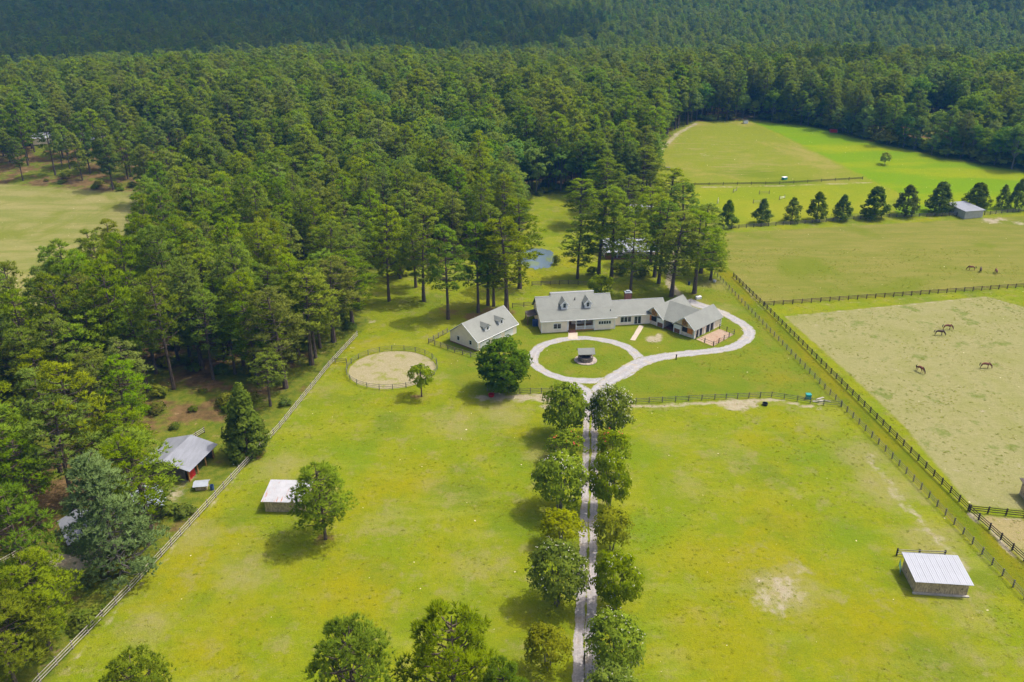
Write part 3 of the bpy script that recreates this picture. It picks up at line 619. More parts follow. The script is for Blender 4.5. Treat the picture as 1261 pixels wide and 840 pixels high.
LIME = mkbroad('limeleaf', 'greybark', 4.5, 3.2, zc=.52, rv=.44, clumps=48, per=34, size=.32, lump=.9, trunk_r=.12)
BUSH = mkbroad('bush', 'greybark', 2.4, 1.9, zc=.45, rv=.45, clumps=26, per=26, size=.3, lump=.7, trunk_r=.08)
CEDARS = [Proto(*egg(10, 4., clumps=c, base=bs, sharp=sh), 10, 4., 'cedar', 'pinebark') for c, bs, sh in ((130, .10, .8), (160, .08, .55), (80, .10, .7), (130, .12, .65))]
BIGCEDAR = Proto(*egg(13, 4.6, clumps=260, per=40, size=.30, lump=.8, base=.03, sharp=.72), 13, 4.6, 'cedar', 'pinebark')

TREE_SPOTS = []                                           # placed trees, kept clear by the forest scatter
def solve(cx, cy, wpx, hpx, gap, zc0=None):
    """crown seen at centre (cx,cy) with size (wpx,hpx) px and a bare stem of gap metres -> x, y, H, R"""
    zc = 5.
    for _ in range(12):
        x, y = P(cx, cy, zc + 0.); zt = H1(x, y); x, y = P(cx, cy, zc + zt); s = pxm(x, y, zt); rh = wpx / 2 / s
        th = math.atan2(CAM_H - zc, y); vv = (hpx / 2 / s) ** 2 - (rh * math.sin(th)) ** 2; rv = math.sqrt(max(.1, vv)) / math.cos(th); rv = max(rv, .55 * rh); zc = rv + gap
    return x, y, zc + rv, rh
def crown_tree(pr, name, cx, cy, wpx, hpx, gap, label, cat='tree', group=None):
    x, y, H, r = solve(cx, cy, wpx, hpx, gap); TREE_SPOTS.append((x, y, r)); return pr.place(name, x, y, H, r, label, cat, group)
def base_tree(pr, name, bx, by, topy, wpx, label, cat='tree', group=None, lean=0):
    x, y = P(bx, by); z = H1(x, y); v = (420 - topy) / F
    H = CAM_H + y * (-math.sin(PITCH) + v * math.cos(PITCH)) / (math.cos(PITCH) + v * math.sin(PITCH)) - z
    r = wpx / 2 / pxm(x, y, z + H * .7); TREE_SPOTS.append((x, y, r)); return pr.place(name, x, y, H, r, label, cat, group)

# avenue of crape myrtles along the drive
AV = 'small trees lining the drive'
for pr, cx, cy, wp, hp, gap, lb in (
    (MYRTLES[2], 697, 503, 58, 66, .9, 'large leafy myrtle left of the drive, nearest the circular drive'),
    (MYRTLE_PINK, 752, 508, 57, 64, .9, 'myrtle covered in white-pink blossom right of the drive, nearest the circular drive'),
    (REDM[0], 695, 551, 50, 40, .2, 'low shrub with few red blossoms on the left of the drive'),
    (REDM[1], 757, 552, 44, 42, .2, 'low shrub with several red blossoms on the right of the drive'),
    (MYRTLES[1], 690, 592, 68, 72, 1.0, 'green myrtle left of the drive just below the red-flowered shrub'),
    (MYRTLES[0], 751, 593, 52, 68, .9, 'green myrtle right of the drive just below the red-flowered shrub'),
    (YELLOWM[0], 693, 649, 56, 48, .6, 'yellowish small tree left of the drive, between two bigger green myrtles'),
    (YELLOWM[1], 754, 652, 48, 52, .6, 'yellow-green small tree right of the drive, between two green myrtles'),
    (MYRTLES[1], 687, 706, 74, 78, 1.2, 'broad white-flecked myrtle left of the drive, largest of the row'),
    (MYRTLES[0], 759, 714, 62, 72, 1.0, 'round green myrtle right of the drive opposite the broadest one'),
    (YELLOWM[0], 675, 797, 58, 58, .8, 'yellowish small tree left of the drive at the bottom of the picture'),
    (MYRTLES[1], 757, 792, 72, 76, 1.0, 'white-flecked myrtle right of the drive at the bottom of the picture')):
    crown_tree(pr, 'myrtle_tree' if pr not in REDM else 'flowering_shrub', cx, cy, wp, hp * 1.02, gap * .7, lb, 'tree' if pr not in REDM else 'shrub', AV)
base_tree(MYRTLES[2], 'myrtle_tree', 752, 868, 822, 66, 'green myrtle cut off by the bottom edge right of the drive', 'tree', AV)
crown_tree(MAGNOLIA, 'magnolia_tree', 620, 448, 68, 73, .05, 'big dark glossy tree in front of the garage')
crown_tree(PENTREE, 'small_tree', 518, 464, 36, 36, 1.6, 'small round tree at the edge of the round pen')
crown_tree(LIME, 'lime_green_shrub', 741, 351, 34, 25, .1, 'lime green rounded shrub behind the farmhouse roof', 'shrub')
crown_tree(BIGCEDAR, 'cedar_tree', 299, 516, 68, 92, .2, 'dense dark conical cedar beside the weathered fence')
base_tree(FINEPINES[0], 'pine_tree', 401, 664, 572, 76, 'lone pine standing on the lawn beside the rusty-roofed shed')
base_tree(BLUEPINE, 'blue_pine_tree', 149, 705, 556, 118, 'bluish green broad pine beside the weathered fence')
base_tree(FINEPINES[1], 'pine_tree', 440, 935, 766, 116, 'pine crown at the bottom edge, left of the pair in the middle')
base_tree(FINEPINES[0], 'pine_tree', 560, 930, 752, 128, 'tallest pine crown at the bottom edge beside the drive lawn')
base_tree(FINEPINES[1], 'pine_tree', 622, 950, 812, 70, 'low pine crown at the bottom edge nearest the drive')
base_tree(FINEPINES[1], 'pine_tree', 197, 935, 804, 90, 'pine top peeking over the bottom edge near the weathered fence')
base_tree(FINEPINES[0], 'pine_tree', 62, 800, 684, 96, 'bright green pine at the lower left, close to the weathered fence')
base_tree(FINEPINES[1], 'pine_tree', 22, 850, 742, 110, 'bright green pine in the lower left corner')
crown_tree(LIME, 'small_tree', 1095, 174, 13, 15, .05, 'tiny bright green tree on the far field edge')
for i, (cx, cy, wp, hp, gap, k, lb) in enumerate((
    (897, 262, 28, 32, 1., 0, 'leftmost dark evergreen of the row along the far fence'), (940, 259, 27, 30, 1., 0, 'second evergreen from the left in the row along the far fence'),
    (977, 257, 29, 29, 1.2, 2, 'ragged third evergreen from the left in the far row'), (1008, 253, 29, 34, 1.2, 3, 'fourth evergreen from the left in the far row'),
    (1039, 254, 28, 30, 1.2, 0, 'fifth evergreen from the left in the far row'), (1079, 248, 38, 38, .8, 1, 'widest evergreen in the far row, sixth from the left'),
    (1119, 245, 34, 36, 1., 3, 'evergreen right of the widest one in the far row'), (1160, 241, 36, 37, 1.2, 1, 'evergreen just left of the white-roofed far shed'),
    (1206, 238, 36, 31, 1., 1, 'bluish rounded evergreen behind the white-roofed far shed'), (1237, 239, 21, 28, 1.2, 2, 'thin ragged evergreen right of the far shed'),
    (1256, 236, 26, 36, 1.2, 0, 'dark evergreen of the far row at the right picture edge'))):
    crown_tree(CEDARS[k], 'evergreen_tree', cx, cy, wp * 1.08, hp * 1.05, .1, lb, 'tree', 'evergreens in a row along the far fence')
for k, (bx, by, ty, wp, lb) in enumerate(((434, 401, 308, 62, 'pine overhanging the top end of the weathered fence'), (411, 421, 318, 70, 'full pine beside the weathered fence, left of the round pen'), (384, 449, 330, 72, 'broad pine by the weathered fence below the round pen level'),
    (352, 478, 352, 72, 'pine behind the conical cedar, close to the fence'), (333, 500, 432, 40, 'low bushy pine between the cedar and the fence'), (441, 379, 288, 56, 'tall pine at the left corner of the lawn, above the fence end'),
    (186, 652, 528, 84, 'bright green pine right in front of the grey-roofed barn'), (93, 628, 492, 80, 'tall pine left of the bluish pine'), (24, 640, 505, 84, 'tall pine at the left edge above the bare sandy ground'))):
    base_tree(PINES[k % 6], 'pine_tree', bx, by, ty, wp * 1.1, lb)
LP = 'pines standing on the lawn around the house'
for pr, bx, by, ty, wp, lb in (
    (1, 552, 393, 276, 40, 'tall bare-trunked pine just left of the garage'), (0, 479, 371, 249, 36, 'tall pine at the back left of the lawn'), (2, 522, 371, 250, 42, 'tall pine on the lawn between the two left of the garage'),
    (0, 512, 354, 262, 34, 'pine further back in the lawn shade behind the middle one'), (1, 589, 385, 272, 38, 'pine with two trunks near the garage ridge, left one'), (2, 601, 376, 248, 40, 'tall pine behind the garage roof, middle of the clump'),
    (0, 624, 383, 264, 58, 'full-crowned pine behind the right end of the garage'), (1, 640, 355, 243, 48, 'pine rising behind the garage clump beside the pond'), (2, 493, 343, 262, 32, 'slim pine at the shaded back of the lawn'),
    (0, 447, 340, 252, 36, 'pine at the left corner of the back lawn'), (1, 608, 377, 282, 34, 'low-crowned pine in the clump behind the garage'),
    (2, 711, 343, 262, 34, 'small-crowned pine left of the grey-roofed rear house'), (0, 737, 342, 230, 46, 'tall pine in front of the left end of the rear house'), (1, 753, 341, 228, 40, 'tall slim pine in front of the rear house wall'),
    (1, 776, 366, 268, 40, 'pine standing right behind the chimney'), (0, 801, 324, 236, 40, 'pine right of the rear house, furthest left of the leaning group'), (1, 806, 341, 238, 42, 'leaning pine right of the rear house'),
    (2, 811, 349, 244, 40, 'nearest leaning pine right of the rear house'), (0, 827, 365, 258, 52, 'broad pine behind the barn roof'), (1, 855, 361, 258, 50, 'rightmost pine behind the barn, by the lane fence'),
    (2, 863, 336, 250, 44, 'pine at the top of the grassy lane'), (0, 839, 300, 222, 40, 'pine tops above the rear house at the far field corner'), (1, 714, 278, 220, 36, 'pine at the edge of the clearing above the pond'),
    (2, 770, 282, 215, 40, 'pine behind the rear house, left of the small white roof'), (0, 822, 276, 205, 42, 'pine behind the rear house at the field edge'), (1, 800, 300, 228, 34, 'pine between the two rear houses'), (2, 875, 345, 292, 34, 'short pine crowding the top of the lane fence'),
    (0, 745, 262, 195, 42, 'tall pine left of the small white roof in the woods'), (1, 790, 243, 180, 40, 'pine beyond the small white roof')):
    base_tree(TALLPINES[pr], 'pine_tree', bx, by, ty, wp * 1.2, lb, 'tree', LP)
for bx, by, wp, hp, lb in ((495, 340, 26, 24, 'bright bush in the shade at the back of the lawn'), (685, 326, 10, 12, 'round bush at the right bank of the pond'), (765, 338, 20, 12, 'bush below the porch of the rear house'), (790, 341, 24, 13, 'wide bush below the rear house beside the pines'), (730, 338, 14, 10, 'small bush left of the rear house')):
    crown_tree(BUSH, 'bush', bx, by - hp / 2, wp, hp, 0., lb, 'bush')

# forest
def scatter(sp, y0, y1, half):
    pts = []; y = y0
    while y < y1:
        hw = half(y); x = -hw
        while x < hw:
            pts.append((x + RNG.uniform(-.46, .46) * sp, y + RNG.uniform(-.46, .46) * sp)); x += sp
        y += sp * .92
    return np.array(pts)
pts = scatter(5.7, 58, 1330, lambda y: .70 * y + 30)
keep = (sdf(OPEN, pts[:, 0], pts[:, 1]) < -1.2) & (sdf(LEFTFIELD, pts[:, 0], pts[:, 1]) < -1.) & (sdf(OPEN2, pts[:, 0], pts[:, 1]) < 0)
fx, fy = P(438, 412)
near = (pts[:, 1] < 135); keep &= ~(near & (RNG.uniform(size=len(pts)) < .52)); keep &= ~((pts[:, 1] < 240) & (RNG.uniform(size=len(pts)) < .22))
for qx, qy, qr in ((255, 505, 7.5), (228, 492, 5), (300, 522, 6), (262, 535, 6), (330, 505, 5), (95, 692, 6.5), (48, 695, 5), (135, 722, 5), (280, 480, 4.5), (140, 660, 4), (302, 548, 5), (280, 540, 4.5), (322, 530, 4)):
    q_ = P(qx, qy); keep &= np.hypot(pts[:, 0] - q_[0], pts[:, 1] - q_[1]) > qr
lfd = sdf(LEFTFIELD, pts[:, 0], pts[:, 1]); keep &= ~((lfd > -55) & (pts[:, 1] > 300) & (RNG.uniform(size=len(pts)) < .72))
sp_ = np.array(TREE_SPOTS)
for x, y, r in TREE_SPOTS: keep &= np.hypot(pts[:, 0] - x, pts[:, 1] - y) > min(r * .8, 3.2)
for cx, cy, r in ((-59, 121, 7.5), (-63., 110, 4), (-64.5, 98, 5), (-50, 117, 4), (-54.5, 113.5, 5.5), (-52, 108, 5), (-56, 108, 4), (47, 290, 7)): keep &= np.hypot(pts[:, 0] - cx, pts[:, 1] - cy) > r
FARHOUSES = [P(250, 156), P(94, 176), P(118, 178), P(54, 176), P(348, 100)]
for hx, hy in FARHOUSES:
    L_ = math.hypot(hx, hy); ux, uy = hx / L_, hy / L_; al = (pts[:, 0] - hx) * ux + (pts[:, 1] - hy) * uy; ac = np.abs((pts[:, 0] - hx) * uy - (pts[:, 1] - hy) * ux)
    keep &= ~((al < 7) & (al > -22) & (ac < 4))
pts = pts[keep]; N = len(pts)
hz = hgt(pts[:, 0], pts[:, 1])
def fbm(x, y, s):
    a = np.zeros_like(x)
    for k in range(4): a += np.sin(x * s * 1.9 ** k + 1.7 * k + 2.1 * np.sin(y * s * 1.6 ** k + k)) * .6 ** k
    return a / 2.2
hw_n = fbm(pts[:, 0], pts[:, 1], .011); valley = np.exp(-((pts[:, 0] + 30) / 60) ** 2 - ((pts[:, 1] - 330) / 60) ** 2)
is_h = (hw_n + 1.0 * valley + RNG.uniform(-.35, .35, N)) > .62
is_h &= ~((pts[:, 1] < 230))
sdo = sdf(OPEN, pts[:, 0], pts[:, 1]); rim = (sdo > -22) & (pts[:, 0] > 85) & (pts[:, 1] > 330); is_h |= rim & (RNG.uniform(size=N) < np.where(pts[:, 0] > 180, .75, .35))
tall = np.clip(RNG.normal(1, .17, N), .55, 1.38); tall = np.where(rim & is_h, tall * .8, tall)
# which forest trees show largest
vx = F * pts[:, 0] / (pts[:, 1] * math.cos(PITCH) + CAM_H * math.sin(PITCH)); order = np.argsort(np.hypot(pts[:, 0], pts[:, 1]))
vis = np.abs(vx) < 700
def HLAB(x, y, t):
    w_ = 'in the woods ' + ('beyond the left field' if x < -110 else 'left of the back lawn' if x < -45 else 'behind the back lawn and pond' if x < 45 else 'beside the far field'); q = 'tall ' if t > 1.08 else 'low ' if t < .9 else ''
    return q + 'rounded leafy hardwood tree ' + w_, 'tree', q + 'hardwoods ' + w_
FENCE_SEG = [((-58.9, 72.9), (-37.9, 177.9))]; npine = nhard = 0; solo = np.zeros(N, bool)
for i in order:
    if not vis[i]: continue
    x, y = pts[i]
    if is_h[i]:
        if nhard >= 90: continue
        nhard += 1; solo[i] = True
        HARDS[i % 3].place('hardwood_tree', x, y, 17 * tall[i], 5.4 * tall[i], *HLAB(x, y, tall[i]))
    else:
        if npine >= 250: continue
        npine += 1; solo[i] = True
        fd = min(math.hypot(x - (ax_ + (bx_ - ax_) * t_), y - (ay_ + (by_ - ay_) * t_)) for (ax_, ay_), (bx_, by_) in FENCE_SEG for t_ in np.linspace(0, 1, 12))
        px = 630.5 + vx[i]
        if x < -20 and y < 182 and fd < 11: where = 'close to the weathered fence' + (' near its lower end' if y < 105 else ' beside the grey-roofed barn and cedar' if y < 140 else ' left of the round pen')
        elif math.hypot(x + 59, y - 121) < 17: where = 'around the grey-roofed barn in the left woods'
        elif px < 90: where = 'at the left picture edge' + (' near the bottom' if y < 115 else ' in the middle woods' if y < 175 else ' beside the left field')
        elif sdf(LEFTFIELD, np.array([x]), np.array([y]))[0] > -16: where = 'along the edge of the left field'
        elif x < -20 and y < 185: where = 'deep in the left woods' + (' behind the barn' if y < 145 else ' left of the round pen')
        elif sdo[i] > -12: where = 'at the wood edge behind the back lawn' if x < 0 else 'at the wood edge behind the pond'
        else: where = 'in the dense woods ' + ('behind the back lawn' if x > -45 else 'between the left field and the back lawn')
        sz = 'tall ' if tall[i] > 1.1 else 'small ' if tall[i] < .88 else 'mid-sized '
        lb, gr = sz + 'green pine ' + where, sz + 'pines ' + where
        PINES[i % 6].place('pine_tree', x, y, (18.5 if y < 140 else 22.) * tall[i], (4.5 if y < 185 else 4.0) * (.75 + .25 * tall[i]), lb, 'tree', gr)
print('forest', N, npine, nhard)
protos = bpy.data.collections.new('forest_kinds')
LITE = [mkpine(22, 3.9, m, base=b, pads=p, tufts=24, k=6, L=.66, W=.21, sq=.8) for b, p, m in ((.28, 46, 'needle'), (.36, 42, 'needle_dull'), (.26, 48, 'needle_light'), (.40, 40, 'needle'), (.32, 44, 'needle_dull'), (.22, 50, 'needle'))]
LITEH = [mkbroad(m, 'greybark', 17, 5.0, zc=.56, rv=.43, clumps=80, per=32, size=.42, lump=1.35) for m in ('hard', 'hard_light', 'hard')]
for i, pr in enumerate(LITE + LITEH):
    protos.objects.link(bpy.data.objects.new('kind_%d' % i, pr.joined('kind_%d' % i)))
bushes = bpy.data.collections.new('bush_kinds'); protob = bpy.data.objects.new('bush_kind', BUSH.joined('bush_kind')); bushes.objects.link(protob)
def gn_scatter(name, P3, idx, rot, scl, coll, label):
    me = bpy.data.meshes.new(name); me.from_pydata([tuple(q) for q in P3], [], [])
    a = me.attributes.new('pick', 'INT', 'POINT'); a.data.foreach_set('value', np.asarray(idx, np.int32))
    a = me.attributes.new('rot', 'FLOAT_VECTOR', 'POINT'); a.data.foreach_set('vector', np.stack([np.zeros(len(rot)), np.zeros(len(rot)), rot], -1).ravel().astype(np.float32))
    a = me.attributes.new('scl', 'FLOAT_VECTOR', 'POINT'); a.data.foreach_set('vector', np.asarray(scl).ravel().astype(np.float32))
    o = bpy.data.objects.new(name, me); C.objects.link(o); tag(o, label, None, None, 'stuff')
    ng = bpy.data.node_groups.new(name, 'GeometryNodeTree')
    ng.interface.new_socket('Geometry', in_out='INPUT', socket_type='NodeSocketGeometry'); ng.interface.new_socket('Geometry', in_out='OUTPUT', socket_type='NodeSocketGeometry')
    gi = ng.nodes.new('NodeGroupInput'); go = ng.nodes.new('NodeGroupOutput'); ip = ng.nodes.new('GeometryNodeInstanceOnPoints'); ci = ng.nodes.new('GeometryNodeCollectionInfo')
    ci.inputs['Collection'].default_value = coll; ci.inputs['Separate Children'].default_value = True; ci.inputs['Reset Children'].default_value = True
    def na(n, ty):
        q = ng.nodes.new('GeometryNodeInputNamedAttribute'); q.data_type = ty; q.inputs['Name'].default_value = n; return q.outputs['Attribute']
    ng.links.new(gi.outputs[0], ip.inputs['Points']); ng.links.new(ci.outputs[0], ip.inputs['Instance']); ip.inputs['Pick Instance'].default_value = True
    ng.links.new(na('pick', 'INT'), ip.inputs['Instance Index']); ng.links.new(na('rot', 'FLOAT_VECTOR'), ip.inputs['Rotation']); ng.links.new(na('scl', 'FLOAT_VECTOR'), ip.inputs['Scale'])
    ng.links.new(ip.outputs[0], go.inputs[0])
    md = o.modifiers.new('scatter', 'NODES'); md.node_group = ng; return o
r = ~solo; n = r.sum(); k = np.where(is_h[r], 6 + RNG.integers(0, 3, n), RNG.integers(0, 6, n)); s = tall[r] * np.where(is_h[r], 1.05, 1.)
far_ = 1 - .2 * S(380, 620, pts[r][:, 1]); gn_scatter('forest', np.c_[pts[r], hz[r] - .1], k, RNG.uniform(0, 6.28, n), np.stack([s * RNG.uniform(.9, 1.15, n) * far_, s * RNG.uniform(.9, 1.15, n) * far_, s * (.5 + .5 * far_)], -1), protos, 'dense pine and hardwood forest stretching to the hills behind the farm')
# undergrowth in the woods near the fence and along the wood edges
bp = scatter(4.6, 60, 330, lambda y: .70 * y + 25); so = sdf(OPEN, bp[:, 0], bp[:, 1]); sl = sdf(LEFTFIELD, bp[:, 0], bp[:, 1])
kb = (so < -.8) & (sl < -1) & ((RNG.uniform(size=len(bp)) < np.where(so > -9, .6, .30)))
kb &= np.hypot(bp[:, 0] + 58.5, bp[:, 1] - 120.5) > 7
bp = bp[kb]; sb = RNG.uniform(.45, 1.25, len(bp))
rim_ = PP((858, 149), (930, 148), (1000, 156), (1060, 171), (1160, 194), (1261, 211), (1400, 238)); rb = []
for (ax_, ay_), (bx_, by_) in zip(rim_, rim_[1:]):
    L_ = math.hypot(bx_ - ax_, by_ - ay_)
    for k_ in range(int(L_ / 2.2)):
        t_ = RNG.uniform(); o_ = RNG.uniform(.5, 9); rb.append((ax_ + (bx_ - ax_) * t_ - (by_ - ay_) / L_ * o_, ay_ + (by_ - ay_) * t_ + (bx_ - ax_) / L_ * o_))
rb = np.array(rb); rb = rb[(sdf(OPEN, rb[:, 0], rb[:, 1]) < -.5) & (RNG.uniform(size=len(rb)) < np.where(rb[:, 0] > 150, 1, .55))]; bp = np.r_[bp, rb]; sb = np.r_[sb, RNG.uniform(1.0, 3.0, len(rb))]; n = len(bp)
gn_scatter('undergrowth', np.c_[bp, hgt(bp[:, 0], bp[:, 1])], np.zeros(n, int), RNG.uniform(0, 6.28, n), np.stack([sb, sb, sb * RNG.uniform(.6, 1.1, n)], -1), bushes, 'low green undergrowth beneath the trees of the woods')

def tuft_kind(name, mat, hgt_, n):
    a = RNG.uniform(0, 6.28, n); r_ = RNG.uniform(.02, .22, n); c = np.stack([np.cos(a) * r_, np.sin(a) * r_, np.zeros(n)], -1); d = np.stack([np.cos(a) * .7, np.sin(a) * .7, np.ones(n)], -1); d /= np.linalg.norm(d, axis=1)[:, None]
    return bpy.data.objects.new(name, soup(name, [(tris_fan(c, d, hgt_, .09, 1, .3), d * .3 + np.array([0, 0, .9]))], [mat]))
tufts = bpy.data.collections.new('tuft_kinds')
for i_, q_ in enumerate((('tuft_a', 'tuft', .13, 14), ('tuft_b', 'tuft_dark', .15, 16), ('tuft_c', 'tuft_dry', .10, 12))): tufts.objects.link(tuft_kind(*q_))
tp = np.c_[RNG.uniform(-64, 155, 60000), 58 + 190 * RNG.uniform(0, 1, 60000) ** 1.25]
okt = (np.abs(tp[:, 0]) < .72 * tp[:, 1] + 12) & (sdf(OPEN, tp[:, 0], tp[:, 1]) > .3) & (np.hypot(tp[:, 0] + 26.9, tp[:, 1] - 160.3) > 10)
dl = np.abs(np.hypot((tp[:, 0] - LC[0]) / LR[0], (tp[:, 1] - LC[1]) / LR[1]) - 1); okt &= dl > .14
for (ax_, ay_), (bx_, by_) in list(zip(DRV, DRV[1:])) + list(zip(PP((728, 492), (765, 460), (790, 446), (872, 433), (903, 427), (921, 416), (920, 404), (905, 393), (862, 376)), PP((765, 460), (790, 446), (872, 433), (903, 427), (921, 416), (920, 404), (905, 393), (862, 376), (845, 370)))):
    tt = np.clip(((tp[:, 0] - ax_) * (bx_ - ax_) + (tp[:, 1] - ay_) * (by_ - ay_)) / ((bx_ - ax_) ** 2 + (by_ - ay_) ** 2), 0, 1); okt &= np.hypot(tp[:, 0] - ax_ - tt * (bx_ - ax_), tp[:, 1] - ay_ - tt * (by_ - ay_)) > 2.3
cl = fbm(tp[:, 0], tp[:, 1], .12) + fbm(tp[:, 1], tp[:, 0], .31); okt &= RNG.uniform(-.9, .9, len(tp)) < cl
for x0_, x1_, y0_, y1_ in ((-41, -33, 106.5, 113.5), (57, 66, 87.5, 95), (5, 60, 176, 202), (-20, 3, 167, 190)): okt &= ~((tp[:, 0] > x0_) & (tp[:, 0] < x1_) & (tp[:, 1] > y0_) & (tp[:, 1] < y1_))
tp = tp[okt]; n = len(tp); st_ = RNG.uniform(.5, 1.25, n)
pk = np.where(fbm(tp[:, 0], tp[:, 1], .05) + RNG.uniform(-.6, .6, n) > .35, 2, np.where(RNG.uniform(size=n) < .25, 1, 0))
gn_scatter('grass_tufts', np.c_[tp, hgt(tp[:, 0], tp[:, 1])], pk, RNG.uniform(0, 6.28, n), np.stack([st_, st_, st_ * RNG.uniform(.5, 1., n)], -1), tufts, 'clumps of longer grass and dry weeds standing in the lawns and paddocks')

# ------------------------------------------------------------------ building helpers
def window(parent, x0, x1, z0, z1, y, n=1, facing='y', nm='window', t=.07, rows=1, dirn=-1):
    """framed window in a wall plane y = const (or x = const); the frame is the part, each pane a sub-part"""
    fr = MB(); e = .06; py0, py1 = (y, y + dirn * t)
    def bx(mb, a, b, c, d, q0, q1):
        q0, q1 = min(q0, q1), max(q0, q1)
        if facing == 'y': mb.box(a, b, q0, q1, c, d)
        else: mb.box(q0, q1, a, b, c, d)
    bx(fr, x0 - e, x1 + e, z0 - e, z0 + e, py0, py1); bx(fr, x0 - e, x1 + e, z1 - e, z1 + e, py0, py1)
    for i in range(n + 1):
        c = x0 + (x1 - x0) * i / n; bx(fr, c - e, c + e, z0 + e, z1 - e, py0, py1)
    f = fr.part(nm, 'white', parent)
    for i in range(n):
        for rr in range(rows):
            a, b = x0 + (x1 - x0) * i / n + e, x0 + (x1 - x0) * (i + 1) / n - e
            zz0 = z0 + e + (z1 - z0 - 2 * e) * rr / rows + (.03 if rr else 0); zz1 = z0 + e + (z1 - z0 - 2 * e) * (rr + 1) / rows
            p = MB(); bx(p, a, b, zz0, zz1, y, y + dirn * .03); p.part('pane', 'glass', f)
    return f

# ---------------- farmhouse with its connecting wing
HO = (7.3, 180.2); HR = R(8.5)
def loc(o, rz, x, y): return ((x - o[0]) * math.cos(rz) + (y - o[1]) * math.sin(rz), -(x - o[0]) * math.sin(rz) + (y - o[1]) * math.cos(rz))
def farmhouse():
    h = thing('farmhouse', (*HO, 0), 'grey-roofed farmhouse with two dormers and a front porch, joined to a low window wing', 'house', rz=HR)
    prof = lambda y0: [(y0, 0), (y0, 3.12 + .29 * max(0, y0)), (4, 4.26), (7.5, 6.42), (11.4, 2.82), (11.4, 0)]
    b = MB()
    for x0, x1, y0 in ((0, 6.6, 0), (6.6, 13.3, 3.6), (13.3, 18.6, 0)):
        b.extrude([(x0 + .002, y, z) for y, z in prof(y0)], (x1 - x0 - .004, 0, 0), 0)
    b.extrude([(3.9, y, z) for y, z in ((4.1, 4.2), (8.3, 6.92), (9.3, 6.92), (11.35, 4.2))], (10.8, 0, 0), 0)
    b.part('wall', 'siding', h)
    b = MB(); T = .12
    b.slab([(-.45, -.55, 3.25), (19.05, -.55, 3.25), (19.05, 4.0, 4.42), (-.45, 4.0, 4.42)], T)
    for x0, x1 in ((-.45, 3.75), (14.85, 19.05)):
        b.slab([(x0, 4.0, 4.425), (x1, 4.0, 4.425), (x1, 7.5, 6.72), (x0, 7.5, 6.72)], T)
        b.slab([(x0, 12, 2.85), (x1, 12, 2.85), (x1, 7.5, 6.715), (x0, 7.5, 6.715)], T)
    b.slab([(3.7, 3.95, 4.43), (14.9, 3.95, 4.43), (14.9, 8.3, 7.22), (3.7, 8.3, 7.22)], T)
    b.slab([(3.7, 12.1, 3.6), (14.9, 12.1, 3.6), (14.9, 9.2, 7.2), (3.7, 9.2, 7.2)], T)
    rf = b.part('roof', 'roof', h)
    b = MB(); b.box(3.55, 15.05, 8.2, 8.62, 7.13, 7.25); b.part('ridge_cap', 'capgrey', rf)
    b = MB(); b.slab([(3.7, 8.62, 7.2), (14.9, 8.62, 7.2), (14.9, 9.2, 7.19), (3.7, 9.2, 7.19)], .1); b.part('roof_top', 'roof', rf)
    for x0, x1 in ((-.5, 3.6), (14.95, 19.1)): b = MB(); b.box(x0, x1, 7.38, 7.62, 6.66, 6.78); b.part('ridge_cap', 'capgrey', rf)
    b = MB(); b.box(-.5, 19.1, -.63, -.55, 3.07, 3.26); b.part('gutter', 'white', rf)
    b = MB(); b.tube([(9.6, 6.2, 5.6), (9.6, 6.2, 6.5)], [.12, .12], 7); b.part('vent_pipe', 'dark', rf)
    b = MB(); b.tube([(18.0, 2.4, 3.8), (18.0, 2.4, 4.3)], [.12, .12], 7); b.part('vent_pipe', 'dark', rf)
    for x in (6.5, 12.5):
        b = MB(); f = 3.95
        b.extrude([(x - .8, f, 4.25), (x + .8, f, 4.25), (x + .8, f, 5.9), (x, f, 6.62), (x - .8, f, 5.9)], (0, 2.3, 0), 0)
        for s in (-1, 1):
            b.slab([(x + s * 1.15, f - .35, 5.6), (x, f - .35, 6.78), (x, 7.3, 6.78), (x + s * 1.15, 5.7, 5.6)], .1, 1)
            b.extrude([(x + s * 1.18, f - .42, 5.6), (x, f - .42, 6.84), (x, f - .42, 6.5), (x + s * 1.0, f - .42, 5.40)], (0, .065, 0), 2)
        d = b.part('dormer', ['white', 'roof', 'white'], h); window(d, x - .38, x + .38, 4.75, 5.95, f, 1, rows=2)
    window(h, 3.0, 4.9, .95, 2.3, 0, 2, rows=2)
    window(h, 14.4, 17.6, 1.45, 2.35, 0, 5)
    window(h, 9.6, 10.8, .9, 2.3, 3.6, 1); window(h, 11.4, 12.6, .9, 2.3, 3.6, 1)
    b = MB(); b.box(7.3, 8.3, 3.5, 3.6, .35, 2.4); b.part('door', 'brown', h)
    b = MB(); b.box(6.62, 13.28, .05, 3.58, .05, .35); b.part('porch_floor', 'gold', h)
    for x in (6.75, 8.75, 11.0, 13.15): b = MB(); b.box(x - .1, x + .1, .06, .26, .36, 2.9); b.part('post', 'white', h)
    for x0, x1 in ((8.86, 10.89), (11.11, 13.04)):
        b = MB(); b.box(x0, x1, .1, .2, 1.15, 1.25); b.box(x0, x1, .1, .2, .42, .5); n = 12
        for i in range(n): xx = x0 + (i + .5) * (x1 - x0) / n; b.box(xx - .04, xx + .04, .12, .18, .5, 1.15)
        b.part('railing', 'white', h)
    for i in range(3): b = MB(); b.box(6.9, 8.6, -.9 + .3 * i, -.6 + .3 * i + (.6 if i == 2 else 0), 0, .12 + .1 * i); b.part('step', 'brick', h)
    for x in (.0, 18.6, 6.5, 13.4): b = MB(); b.box(x - .09, x + .09, -.05, -.003, 0, 2.8); b.part('corner_board', 'white', h)
